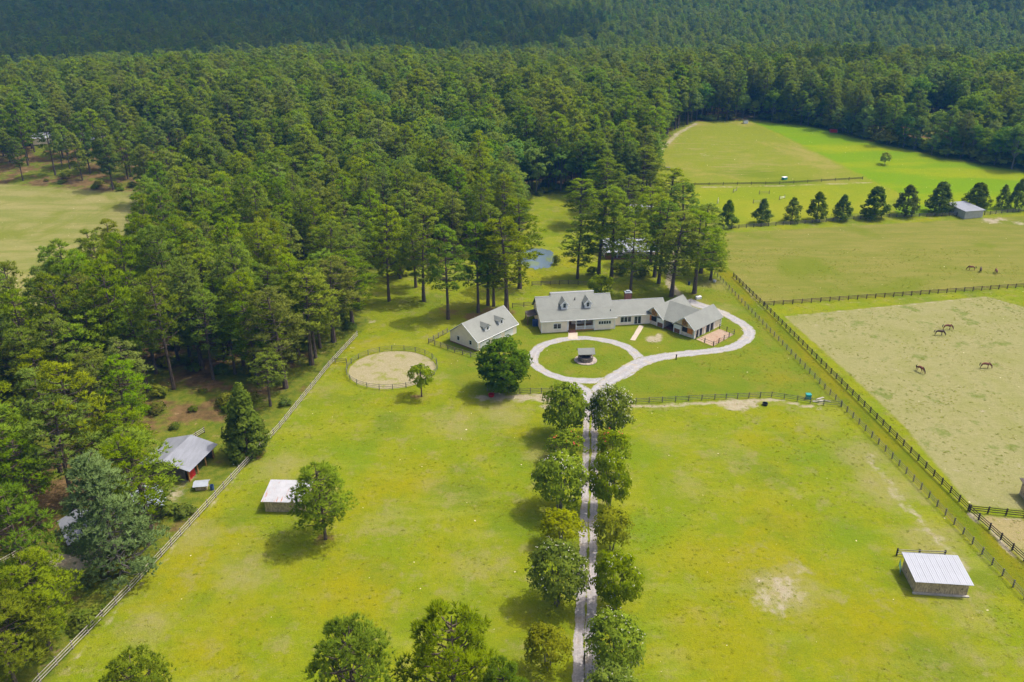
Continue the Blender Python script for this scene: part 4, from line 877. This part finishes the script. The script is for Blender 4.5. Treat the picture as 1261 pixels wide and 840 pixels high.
    # side lean-to
    b = MB(); b.slab([(-2.7, 5.4, 2.35), (-.05, 5.4, 2.75), (-.05, 9.2, 2.75), (-2.7, 9.2, 2.35)], .1); b.part('lean_to_roof', 'oldroof', h)
    for y in (5.5, 9.1): b = MB(); b.box(-2.6, -2.45, y - .07, y + .07, 0, 2.28); b.part('post', 'brown', h)
    # connecting wing
    b = MB(); b.extrude([(18.65, y, z) for y, z in ((2.0, 0), (2.0, 2.75), (6.5, 4.72), (11, 2.75), (11, 0))], (10.5, 0, 0), 0); b.part('wing_wall', 'siding', h)
    b = MB()
    b.slab([(18.7, 1.5, 2.8), (33, 1.5, 2.8), (33, 6.5, 5.0), (18.7, 6.5, 5.0)], T); b.slab([(18.7, 11.5, 2.8), (31, 11.5, 2.8), (31, 6.5, 4.995), (18.7, 6.5, 4.995)], T)
    rw = b.part('wing_roof', 'roof', h)
    b = MB(); b.box(18.8, 33, 6.4, 6.6, 4.95, 5.05); b.part('ridge_cap', 'capgrey', rw)
    b = MB(); b.box(18.75, 27.6, 1.42, 1.5, 2.62, 2.8); b.part('gutter', 'white', rw)
    window(h, 20.6, 23.4, .75, 2.25, 2.0, 3); window(h, 24.2, 26.0, .1, 2.2, 2.0, 2, nm='glass_door')
    b = MB(); b.box(23.2, 24.8, 7.3, 8.6, 3.6, 6.4); b.box(23.1, 24.9, 7.2, 8.7, 6.4, 6.6, 1); b.box(23.5, 24.5, 7.6, 8.3, 6.6, 6.95, 1); b.part('chimney', ['brick', 'paletin'], h)
farmhouse()

# ---------------- stable: two gabled wings with a recessed middle (local x runs from its right front corner to the left one)
def stable():
    s = thing('stable', (44.3, 176.8, 0), 'low stable with two gables and orange shutters at the right end of the house', 'barn', rz=R(134))
    # local +x = along the front towards the house, local -y = back (v = -y)
    b = MB()
    for x0, x1 in ((0, 5.9), (9.2, 15)):
        m = (x0 + x1) / 2
        b.extrude([(x0, 0, 0), (x1, 0, 0), (x1, 0, 2.45), (m, 0, 4.78), (x0, 0, 2.45)], (0, -11.6, 0), 0)
    b.box(5.92, 9.18, -11.5, -11.3, 0, 2.4)
    b.part('wall', 'barnwall', s)
    b = MB(); T = .12
    for x0, x1 in ((-.4, 6.25), (8.85, 15.4)):
        m = (x0 + x1) / 2
        b.slab([(x0, .55, 2.33), (m, .55, 5.0), (m, -12.1, 5.0), (x0, -12.1, 2.33)], T); b.slab([(x1, .55, 2.33), (m, .55, 4.995), (m, -12.1, 4.995), (x1, -12.1, 2.33)], T)
    b.slab([(3.2, .28, 2.46), (11.9, .28, 2.46), (11.9, -6.2, 4.97), (3.2, -6.2, 4.97)], T); b.slab([(3.2, -12, 2.5), (11.9, -12, 2.5), (11.9, -6.2, 4.965), (3.2, -6.2, 4.965)], T)
    rf = b.part('roof', 'roof', s)
    for x0, x1 in ((-.4, 6.25), (8.85, 15.4)):
        m = (x0 + x1) / 2; b = MB(); b.extrude([(x0, .57, 2.35), (m, .57, 5.04), (x1, .57, 2.35), (x1, .57, 2.12), (m, .57, 4.78), (x0, .57, 2.12)], (0, .05, 0)); b.part('barge_board', 'white', rf)
    for x0, x1, sh, wn in ((0, 5.9, (.5, 2.0), (2.0, 3.6)), (9.2, 15, (12.9, 14.5), (11.3, 12.9))):
        m = (x0 + x1) / 2
        b = MB(); b.box(wn[0], wn[1], .003, .05, 1.0, 2.25); b.part('stall_window', 'dark', s)  # solid near-black panel; shade inside the window is put into its colour
        b = MB(); b.box(sh[0], sh[1], .004, .09, .95, 2.3); b.part('shutter', 'orange', s)
        b = MB(); b.extrude([(m - .85, .004, 2.5), (m + .85, .004, 2.5), (m + .85, .004, 3.75), (m + .45, .004, 4.3), (m - .45, .004, 4.3), (m - .85, .004, 3.75)], (0, .08, 0))
        ld = b.part('loft_door', 'gold', s)
        b = MB(); n = 14
        for i in range(n):
            a0, a1 = 2 * math.pi * i / n, 2 * math.pi * (i + 1) / n
            b.extrude([(m + math.cos(a0) * .45, .086, 3.4 + math.sin(a0) * .6), (m + math.cos(a1) * .45, .086, 3.4 + math.sin(a1) * .6), (m + math.cos(a1) * .22, .086, 3.4 + math.sin(a1) * .3), (m + math.cos(a0) * .22, .086, 3.4 + math.sin(a0) * .3)], (0, .05, 0))
        b.part('ring_ornament', 'brown', ld)
    for x0, x1 in ((4.2, 5.8), (9.3, 10.9)):
        b = MB(); b.box(x0, x1, .03, .09, .1, 1.15, 1); b.box(x0, x1, .03, .09, 1.17, 2.3, 0); b.part('sliding_door', ['white', 'brown'], s)
    for x in (.0, 4.05, 5.95, 9.15, 11.05, 15.0): b = MB(); b.box(x - .09, x + .09, .02, .14, 0, 2.4); b.part('corner_post', 'white', s)
    b = MB(); b.box(5.93, 9.17, -11.2, -.1, .01, .06); b.part('aisle_floor', 'brown', s)
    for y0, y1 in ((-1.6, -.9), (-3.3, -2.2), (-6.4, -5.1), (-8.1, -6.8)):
        b = MB(); b.box(-.05, -.004, y0, y1, .05, 2.05); b.part('stall_opening_shade', 'dark', s)  # solid panel on the wall; the opening's inner shade is its colour
    for y in (-.0, -1.9, -4.2, -6.6, -8.5, -11.5): b = MB(); b.box(-.14, -.02, y - .1, y + .1, 0, 2.35); b.part('post', 'white', s)
stable()

# ---------------- detached garage
def garage():
    g = thing('garage', (-8.1, 169.6, 0), 'grey-roofed detached garage with two dormers and white doors behind the big dark tree', 'garage', rz=R(49.5))
    Lx, D, ez, rz = 14.0, 9.0, 2.6, 6.15
    b = MB(); b.extrude([(0, y, z) for y, z in ((0, 0), (0, ez), (D / 2, rz - .25), (D, ez), (D, 0))], (Lx, 0, 0)); b.part('wall', 'siding', g)
    b = MB(); T = .13
    b.slab([(-.45, -.5, ez - .1), (Lx + .45, -.5, ez - .1), (Lx + .45, D / 2, rz), (-.45, D / 2, rz)], T); b.slab([(-.45, D + .5, ez - .1), (Lx + .45, D + .5, ez - .1), (Lx + .45, D / 2, rz - .005), (-.45, D / 2, rz - .005)], T)
    rf = b.part('roof', 'roof', g)
    for x in (-.5, Lx + .45):
        b = MB(); b.extrude([(x, -.5, ez - .08), (x, D / 2, rz + .03), (x, D + .5, ez - .08), (x, D + .5, ez - .3), (x, D / 2, rz - .2), (x, -.5, ez - .3)], (.05, 0, 0)); b.part('barge_board', 'white', rf)
    b = MB(); b.box(-.5, Lx + .5, -.58, -.5, ez - .26, ez - .08); b.part('gutter', 'white', rf)
    sl = (rz - ez + .1) / (D / 2 + .5)
    for x in (4.6, 9.6):
        b = MB(); f = .95; zb = ez - .1 + (f + .5) * sl
        b.extrude([(x - .75, f, zb - .2), (x + .75, f, zb - .2), (x + .75, f, zb + 1.2), (x, f, zb + 1.68), (x - .75, f, zb + 1.2)], (0, 1.9, 0), 0)
        yr = (zb + 1.8 - ez + .1) / sl - .5; ye = (zb + 1.05 - ez + .1) / sl - .5
        for s in (-1, 1): b.slab([(x + s * 1.05, f - .3, zb + 1.05), (x, f - .3, zb + 1.8), (x, yr + .2, zb + 1.8), (x + s * 1.05, ye + .3, zb + 1.05)], .09, 1)
        d = b.part('dormer', ['white', 'roof'], g); window(d, x - .4, x + .4, zb + .2, zb + 1.15, f, 1, rows=2)
    for x0 in (.9, 5.3, 9.7):
        b = MB(); b.box(x0, x0 + 3.1, -.06, -.004, .03, 2.3); d = b.part('garage_door', 'white', g)
        for i in range(4): b = MB(); b.box(x0 + .15 + i * .75, x0 + .7 + i * .75, -.09, -.062, 1.8, 2.12); b.part('pane', 'glass', d)
    for x in (.0, Lx): b = MB(); b.box(x - .08, x + .3 * (x == 0) + .08 * (x > 0), -.05, -.003, 0, ez - .15); b.part('corner_board', 'white', g)
    for y in (2.2, 6.2): window(g, y - .4, y + .4, 1.1, 2.2, 0, 1, 'x', rows=2)
    b = MB(); b.box(-.04, -.003, .05, D - .05, 0, .25); b.part('brick_base', 'brick', g)
garage()

# ---------------- wishing well on the island
def well():
    w_ = thing('stone_well', (16.9, 164.8, 0), 'small stone well under a grey roof on a round pale base, in the circular lawn', 'well', rz=HR * .5)
    def ring(name, mat, r0, r1, z0, z1, n=24):
        b = MB()
        for i in range(n):
            a0, a1 = 2 * math.pi * i / n, 2 * math.pi * (i + 1) / n; q = 1 + random.uniform(-.03, .03)
            pt = lambda r, a, z: (r * math.cos(a), r * math.sin(a), z)
            b.extrude([pt(r0, a0, z1), pt(r1 * q, a0, z1), pt(r1 * q, a1, z1), pt(r0, a1, z1)], (0, 0, z0 - z1))
        return b.part(name, mat, w_)
    ring('base_slab', 'stone', .0, 2.6, 0, .16); ring('stone_ring', 'darkstone', 1.15, 1.75, .16, 1.05, 16); b = MB(); b.tube([(0, 0, .2), (0, 0, .5)], [1.12, 1.12], 16); b.part('well_water', 'dark', w_)
    for x in (-1.25, 1.25): b = MB(); b.box(x - .1, x + .1, -.1, .1, .3, 2.6); b.part('post', 'brown', w_)
    b = MB(); b.tube([(-1.2, 0, 1.7), (1.2, 0, 1.7)], [.1, .1], 8); b.part('windlass', 'brown', w_)
    b = MB()
    for s in (-1, 1): b.slab([(-1.95, s * 1.45, 2.15), (1.95, s * 1.45, 2.15), (1.95, 0, 3.15 - .004 * s), (-1.95, 0, 3.15 - .004 * s)], .09)
    b.part('roof', 'roof', w_)
well()

# ---------------- run-in sheds
def runin(label, x, y, rz, wd, dp, zf, zb, roofm, wallm, n, over=.45, over_side=.4, plinth=None, name='shed'):
    s = thing(name, (x, y, 0 if y < 250 else zg(x, y)), label, 'shed', rz=rz); t = .16
    hl = lambda yy: zf + (zb - zf) * yy / dp - .1
    b = MB()
    b.box(0, wd, 0, t, 0, hl(0))                                                         # wall towards the camera
    for x0 in (0, wd - t): b.extrude([(x0, t + .002, 0), (x0, dp, 0), (x0, dp, hl(dp)), (x0, t + .002, hl(t))], (t, 0, 0))
    b.part('wall', wallm, s)
    for xx in np.linspace(.1, wd - .1, 4): b = MB(); b.box(xx - .08, xx + .08, dp - .16, dp - .002, 0, hl(dp) - .02); b.part('post', 'rail_grey', s)
    sl = (zb - zf) / dp; y0, y1 = -over, dp + over; x0, x1 = -over_side, wd + over_side; pw = (x1 - x0) / n
    for i in range(n):
        a, c = x0 + i * pw, x0 + (i + 1) * pw - .022; dz = random.uniform(-.008, .008); b = MB()
        b.slab([(a, y0, zf + y0 * sl + dz), (c, y0, zf + y0 * sl + dz), (c, y1, zf + y1 * sl + dz), (a, y1, zf + y1 * sl + dz)], .05)
        for q in (.02, .35, .68):
            e = a + q * pw; b.slab([(e, y0, zf + y0 * sl + .035 + dz), (e + .06, y0, zf + y0 * sl + .035 + dz), (e + .06, y1, zf + y1 * sl + .035 + dz), (e, y1, zf + y1 * sl + .035 + dz)], .034)
        b.part('roof_panel', roofm, s)
    if plinth: b = MB(); b.box(-.25, wd + .25, -.35, -.02, 0, .18); b.part('sill_board', plinth, s)
    return s
runin('open shed with a clean white ribbed roof and rough stone-like walls at the lower right', 57.45, 88.75, R(-5.5), 7.2, 5.0, 2.35, 2.75, 'tin', 'shedwood', 9, plinth='rail_pale')
runin('small shed with a rust-streaked white tin roof beside the lone pine', -40.6, 107.8, R(-2), 6.6, 4.7, 2.25, 2.75, 'rusttin', 'shedwood', 8, over=.4)
fs = runin('white-roofed pale shed at the far end of the row of evergreens', 163.0, 279.6, R(14), 7.8, 9.5, 2.9, 3.6, 'tin', 'paleboard', 9, over=.4)
runin('weathered dark roofed shed cut off by the right picture edge', 86.0, 107.8, R(-5), 6, 5, 2.3, 2.8, 'oldroof', 'shedwood', 7, over=.5)
def gate_panel():
    g = thing('pipe_gate', (*P(1107.5, 703), 0), 'small green-grey gate at the back corner of the right white-roofed shed', 'gate', rz=R(70))
    for z in (.3, .6, .9, 1.2): b = MB(); b.tube([(-1.1, 0, z), (1.1, 0, z)], [.03, .03], 6); b.part('rail', 'teal', g)
    for x in (-1.1, 1.1): b = MB(); b.tube([(x, 0, 0), (x, 0, 1.3)], [.05, .05], 6); b.part('post', 'rail_grey', g)
gate_panel()

# ---------------- barn with a grey roof in the left woods, and the small things round it
def wood_barn():
    b0 = thing('pole_barn', (-59.6, 121.0, 0), 'grey metal roofed barn with an open side and red panel in the left woods', 'barn', rz=R(-11.5))
    b = MB(); b.extrude([(-4.4, -4.0, 0), (3.6, -4.0, 0), (3.6, -4.0, 2.75), (0, -4.0, 3.8), (-4.4, -4.0, 2.6)], (0, .15, 0)); b.extrude([(-4.4, 4.0, 0), (4.4, 4.0, 0), (4.4, 4.0, 2.55), (0, 4.0, 3.8), (-4.4, 4.0, 2.6)], (0, -.15, 0))
    b.box(-4.4, -4.25, -3.8, 3.8, 0, 2.6); b.part('wall', 'oldroof', b0)
    b = MB(); b.slab([(5.1, -4.6, 2.6), (5.1, 4.6, 2.6), (0, 4.6, 4.0), (0, -4.6, 4.0)], .1); b.slab([(-5.1, -4.6, 2.6), (-5.1, 4.6, 2.6), (0, 4.6, 3.995), (0, -4.6, 3.995)], .1); b.part('roof', 'greytin', b0)
    b = MB(); b.box(3.9, 4.05, -3.7, -1.7, 0, 2.3); b.part('red_panel', 'red', b0)
    for y in (-3.9, -1.3, 1.3, 3.8): b = MB(); b.box(4.2, 4.38, y - .09, y + .09, 0, 2.7); b.part('post', 'gold', b0)
wood_barn()
def small_roof(label, x, y, rz, wd, dp, z, m, wallm='oldroof', name='shed', rise=.8):
    s = thing(name, (x, y, zg(x, y)), label, 'house' if 'house' in name else 'shed', rz=rz)
    b = MB(); b.extrude([(-wd / 2, -dp / 2, 0), (-wd / 2, dp / 2, 0), (-wd / 2, dp / 2, z), (-wd / 2, 0, z + rise * .85), (-wd / 2, -dp / 2, z)], (wd, 0, 0)); b.part('wall', wallm, s)
    b = MB()
    for q in (-1, 1): b.slab([(-wd / 2 - .3, q * (dp / 2 + .35), z), (wd / 2 + .3, q * (dp / 2 + .35), z), (wd / 2 + .3, 0, z + rise + .15), (-wd / 2 - .3, 0, z + rise + .15 + .004 * q)], .08)
    b.part('roof', m, s); return s
small_roof('grey roof half hidden behind the bluish pine', *P(101, 646, 2.3), R(-52), 7, 5, 2.0, 'greytin')
small_roof('pale metal roof glimpsed between the pines just below the grey-roofed barn', *P(184, 613, 2.0), R(-55), 6.5, 4, 1.7, 'paletin')
small_roof('small brown hutch with a pale roof beside the weathered fence', *P(249, 601), R(8), 1.9, 1.4, .95, 'paletin', 'shedwood', 'animal_hutch', .25)
def drum(name, mat, px, py, r, hh, label, cat, flare=1.):
    x, y = P(px, py); t = thing(name, (x, y, zg(x, y)), label, cat); b = MB(); b.tube([(0, 0, 0), (0, 0, hh * .5), (0, 0, hh)], [r, r * (1 + flare) / 2 * 1.02, r * flare], 14, cap=False)
    b.extrude([(r * .98 * math.cos(a), r * .98 * math.sin(a), .06) for a in np.linspace(0, 2 * math.pi, 15)[:-1]], (0, 0, -.04)); b.part('body', mat, t)
    b = MB(); n = 14
    for i in range(n):
        a0, a1 = 2 * math.pi * i / n, 2 * math.pi * (i + 1) / n; q = r * flare
        b.extrude([(q * .9 * math.cos(a0), q * .9 * math.sin(a0), hh + .03), (q * 1.08 * math.cos(a0), q * 1.08 * math.sin(a0), hh + .03), (q * 1.08 * math.cos(a1), q * 1.08 * math.sin(a1), hh + .03), (q * .9 * math.cos(a1), q * .9 * math.sin(a1), hh + .03)], (0, 0, -.06))
    b.part('rim', mat, t); return t
drum('barrel', 'blue', 261.5, 603, .32, .9, 'blue barrel next to the small hutch by the weathered fence', 'barrel')
drum('water_tub', 'blackp', 942, 499, .5, .5, 'black water tub on the sandy strip below the grey fence', 'trough', 1.1)
drum('bucket', 'red', 605, 488, .55, .5, 'red tub on the sandy ground left of the drive', 'tub', 1.15)
drum('bucket', 'white', 880, 347, .4, .5, 'white bucket by the lane fence behind the barn', 'bucket', 1.1)
drum('barrel', 'blue', 848.5, 351, .3, .9, 'blue barrel beside the pine trunk behind the barn', 'barrel')
def bin_(name, px, py, sx, sy, sz, mat, lidm, label, cat, rz=0.):
    x, y = P(px, py); t = thing(name, (x, y, zg(x, y)), label, cat, rz=rz)
    b = MB(); b.extrude([(-sx / 2 * .9, -sy / 2 * .9, 0), (sx / 2 * .9, -sy / 2 * .9, 0), (sx / 2 * .9, sy / 2 * .9, 0), (-sx / 2 * .9, sy / 2 * .9, 0)], (0, 0, sz)); b.part('body', mat, t)
    b = MB(); b.slab([(-sx / 2, -sy / 2, sz + .08), (sx / 2, -sy / 2, sz + .08), (sx / 2, sy / 2, sz + .16), (-sx / 2, sy / 2, sz + .16)], .08); b.part('lid', lidm, t); return t
bin_('feed_bin', 995, 491, 1.1, .9, 1.0, 'teal', 'teal', 'teal feed bin beside the grey fence near the lane', 'bin')
bin_('storage_bin', 659, 401, 1.4, 1.2, 1.4, 'blue', 'blue', 'blue covered bin under the lean-to at the left end of the farmhouse', 'bin', HR)
bin_('water_trough', 860, 368, 1.6, .9, .6, 'white', 'white', 'white trough on the grass behind the barn', 'trough', .3)
def lamp_post():
    x, y = P(832.5, 443); t = thing('bollard_post', (x, y, 0), 'short dark post on the lawn beside the gravel drive', 'post')
    b = MB(); b.box(-.11, .11, -.11, .11, 0, 1.15); b.part('shaft', 'rail_dark', t); b = MB(); b.box(-.16, .16, -.16, .16, 1.15, 1.3); b.part('cap', 'blackp', t)
lamp_post()
def planks():
    for k, (px, py, rz) in enumerate(((1010, 491, .5), (1016, 494, -.3), (1007, 495, .1))):
        x, y = P(px, py); b = MB(); b.box(-1.1, 1.1, -.12, .12, .0, .06)
        b.box(-1.0, 1.0, .16, .3, 0, .05); o = bpy.data.objects.new('board', b.mesh('board', ['rail_pale'])); C.objects.link(o); o.location = (x, y, .01 + .07 * k); o.rotation_euler = (0, 0, rz)
        tag(o, ('topmost', 'middle', 'lowest')[(0, 2, 1)[k]] + ' of three loose pale boards on the grass beside the teal feed bin', 'board', 'loose boards by the teal bin')
planks()
def rear_house():
    x, y = 29.2, 239.0; h = thing('cottage', (x, y, zg(x, y)), 'grey metal roofed cottage half hidden by pines behind the farmhouse', 'house', rz=R(3))
    b = MB(); b.extrude([(0, q, z) for q, z in ((0, 0), (0, 2.7), (4, 4.6), (8, 2.7), (8, 0))], (16.5, 0, 0)); b.part('wall', 'siding', h)
    b = MB(); b.slab([(-.4, -2.4, 2.35), (16.9, -2.4, 2.35), (16.9, 4, 4.95), (-.4, 4, 4.95)], .12); b.slab([(-.4, 8.5, 2.75), (16.9, 8.5, 2.75), (16.9, 4, 4.945), (-.4, 4, 4.945)], .12); b.part('roof', 'paletin', h)
    b = MB(); b.box(2.5, 16.5, -2.2, -.01, .0, .4); b.part('porch_floor', 'brick', h)
    b = MB(); b.box(0, 2.4, -2.2, -.01, 0, 2.2); b.part('porch_room', 'brown', h)
    for q in (3.5, 7.5, 11.5, 15.9): b = MB(); b.box(q - .1, q + .1, -2.1, -1.9, .4, 2.35); b.part('post', 'white', h)
    for q in (4.5, 9, 13): window(h, q, q + 1.2, 1., 2.2, 0, 1)
    x, y = P(789, 270); h = thing('small_house', (x, y, zg(x, y)), 'small white-roofed house showing between pine tops behind the cottage', 'house', rz=R(-8))
    b = MB(); b.extrude([(-4, q, z) for q, z in ((0, 0), (0, 2.6), (3, 4.2), (6, 2.6), (6, 0))], (8, 0, 0)); b.part('wall', 'oldroof', h)
    b = MB(); b.slab([(-4.3, -.5, 2.5), (4.3, -.5, 2.5), (4.3, 3, 4.5), (-4.3, 3, 4.5)], .1); b.slab([(-4.3, 6.5, 2.5), (4.3, 6.5, 2.5), (4.3, 3, 4.495), (-4.3, 3, 4.495)], .1); b.part('roof', 'tin', h)
    for q in (-2.5, 1.): window(h, q, q + 1.2, 1., 2.2, 0, 1)
rear_house()
for k, (hx, hy) in enumerate(FARHOUSES):
    small_roof(('white-roofed house glimpsed in the upper left woods above the left field', 'pale-roofed house in the far left woods, left of two close together', 'pale-roofed house in the far left woods, right of two close together', 'pale house glimpsed near the left picture edge in the woods', 'tiny pale roof on the far wooded ridge')[k], hx, hy, R(15 * k - 20), 10, 7, 2.7, 'tin', 'siding', 'small_house', 1.8)

# ---------------- jumps and other small things on the far field
def jump(px, py, rz, label, wm='white', pm='rail_pale', wd=3.):
    x, y = P(px, py); j = thing('jump', (x, y, zg(x, y)), label, 'jump', rz=rz)
    for s in (-1, 1):
        b = MB(); b.box(s * wd / 2 - .08, s * wd / 2 + .08, -.35, .35, 0, .12); b.box(s * wd / 2 - .07, s * wd / 2 + .07, -.07, .07, .12, 1.5); b.part('standard', wm, j)
    for z in (.45, .9): b = MB(); b.tube([(-wd / 2, -.1, z), (wd / 2, -.1, z)], [.06, .06], 6); b.part('pole', pm, j)
jump(884, 249, 1.3, 'white jump near the left end of the row of evergreens'); jump(905, 236, .9, 'small jump on the far field just below the dark fence line', 'rail_grey'); jump(932, 250, .2, 'jump with dark uprights behind the second evergreen', 'rail_grey')
jump(963, 245, .6, 'pale jump between the second and third evergreens', 'rail_grey', 'white'); jump(941, 239, .1, 'thin jump standing alone mid field below the dark fence line', 'rail_grey', 'rail_grey', 4.)
bin_('jump_box', 966, 221, 2.2, 1.4, .9, 'teal', 'white', 'teal and white box jump on the far field above the dark fence line', 'jump', .5)
bin_('jump_box', 811, 190, 3.6, 1.6, 1.0, 'rail_grey', 'rail_grey', 'wide grey box jump at the left edge of the far field, upper of two', 'jump')
bin_('jump_box', 822, 209, 2.2, 1.2, .9, 'rail_grey', 'rail_grey', 'narrow grey box jump at the left edge of the far field, lower of two', 'jump')
bin_('jump_box', 918, 152, 2.4, 1.8, 1.6, 'white', 'rail_dark', 'pale box at the top edge of the far field', 'box')
bin_('jump_box', 1026, 163, 3.4, 2.2, 1.2, 'red', 'red', 'red box at the tree line of the far field', 'box')

# ------------------------------------------------------------------ horses
def horse_meshes(graze):
    J = [((-.75, 0, 1.22), .26), ((-.35, 0, 1.18), .29), ((.1, 0, 1.15), .29), ((.5, 0, 1.20), .27), ((.72, 0, 1.18), .22)]
    E = [(0, 1), (1, 2), (2, 3), (3, 4)]
    nk = [((.98, 0, 1.0), .155), ((1.22, 0, .70), .125), ((1.38, 0, .48), .12), ((1.40, 0, .26), .085), ((1.39, 0, .08), .065)] if graze else [((.95, 0, 1.42), .16), ((1.15, 0, 1.66), .13), ((1.32, 0, 1.72), .12), ((1.52, 0, 1.58), .085), ((1.66, 0, 1.48), .065)]
    b = len(J); J += nk; E += [(4, b)] + [(b + i, b + i + 1) for i in range(4)]
    def leg(root, pts):
        b = len(J); J.extend(pts); E.append((root, b)); E.extend((b + i, b + i + 1) for i in range(len(pts) - 1))
    for s in (-1, 1):
        o = .06 * s
        leg(3, [((.56 + o, .15 * s, .92), .13), ((.57 + o, .16 * s, .52), .065), ((.57 + o * 2, .16 * s, .14), .045), ((.61 + o * 2, .16 * s, .02), .06)])
        leg(0, [((-.72 + o, .15 * s, .95), .17), ((-.66 + o, .16 * s, .72), .10), ((-.86 + o, .16 * s, .46), .065), ((-.82 + o, .16 * s, .13), .045), ((-.77 + o, .16 * s, .02), .06)])
        leg(b + 2, [((nk[2][0][0] + (-.06 if graze else -.04), .07 * s, nk[2][0][2] + .13), .03)])
    me = bpy.data.meshes.new('body'); me.from_pydata([j[0] for j in J], E, [])
    o = bpy.data.objects.new('body', me); C.objects.link(o); o.modifiers.new('skin', 'SKIN')
    for i, (_, r_) in enumerate(J): me.skin_vertices[0].data[i].radius = (r_, r_)
    me.skin_vertices[0].data[0].use_root = True
    o.modifiers.new('sub', 'SUBSURF').levels = 1
    bpy.context.view_layer.update(); ev = o.evaluated_get(bpy.context.evaluated_depsgraph_get()); res = bpy.data.meshes.new_from_object(ev)
    bpy.data.objects.remove(o); res.polygons.foreach_set('use_smooth', [True] * len(res.polygons)); res.name = 'body'
    t = MB(); t.tube([(-.98, 0, 1.30), (-1.12, 0, 1.05), (-1.14, 0, .75), (-1.1, 0, .5)], [.05, .09, .08, .02], 6)
    m = MB(); a = [(.62, 0, 1.47), (1.0, 0, 1.2), (1.27, 0, .86), (1.43, 0, .6)] if graze else [(.62, 0, 1.45), (.85, 0, 1.58), (1.05, 0, 1.76), (1.24, 0, 1.84)]
    m.tube(a, [.05, .07, .06, .04], 5)
    return res, t.mesh('tail', ['hair']), m.mesh('mane', ['hair'])
HG, HS = horse_meshes(True), horse_meshes(False)
HB = {}
for q, hm in (('g', HG), ('s', HS)):
    for mt in ('bay', 'baydark'):
        m2 = hm[0].copy(); m2.materials.clear(); m2.materials.append(M[mt]); HB[q, mt] = m2
for px, py, ang, pose, mt, lb in (
    (1166, 406, R(-8), 'g', 'bay', 'chestnut horse grazing, upper of the close pair in the pale paddock'), (1156, 413, R(-15), 'g', 'baydark', 'darker bay horse grazing, lower of the close pair in the pale paddock'),
    (1132.5, 458, R(-70), 'g', 'bay', 'chestnut horse seen end-on, alone at the left of the pale paddock'), (1212.5, 453.5, R(-10), 'g', 'bay', 'chestnut horse grazing alone at the right of the pale paddock'),
    (1196, 333, R(172), 'g', 'bay', 'left horse of the three in the upper paddock'), (1207, 335, R(60), 'g', 'baydark', 'dark horse in the middle of the three in the upper paddock'), (1226, 337, R(70), 'g', 'bay', 'right horse of the three in the upper paddock')):
    x, y = P(px, py); hm = HG if pose == 'g' else HS
    t = thing('horse', (x, y, zg(x, y)), lb, 'horse', 'horses grazing in the paddocks', ang, (1.04,) * 3)
    put('body', HB[pose, mt], t); put('tail', hm[1], t); put('mane', hm[2], t)

# ------------------------------------------------------------------ air
def haze():
    b = MB(); b.box(-9400, 9400, -9400, 9700, -1.5, 97); t = NT('haze_air')
    v = t.n('ShaderNodeVolumePrincipled'); v.inputs['Color'].default_value = (.09, .44, 1, 1); v.inputs['Density'].default_value = .00013; v.inputs['Anisotropy'].default_value = 0.1
    t.t.links.new(v.outputs[0], t.out.inputs['Volume']); me = bpy.data.meshes.new('haze'); me.from_pydata(b.v, [], b.f); me.materials.append(t.m)
    o = bpy.data.objects.new('haze', me); C.objects.link(o); tag(o, 'thin bluish haze over the whole landscape', None, None, 'stuff')
haze()
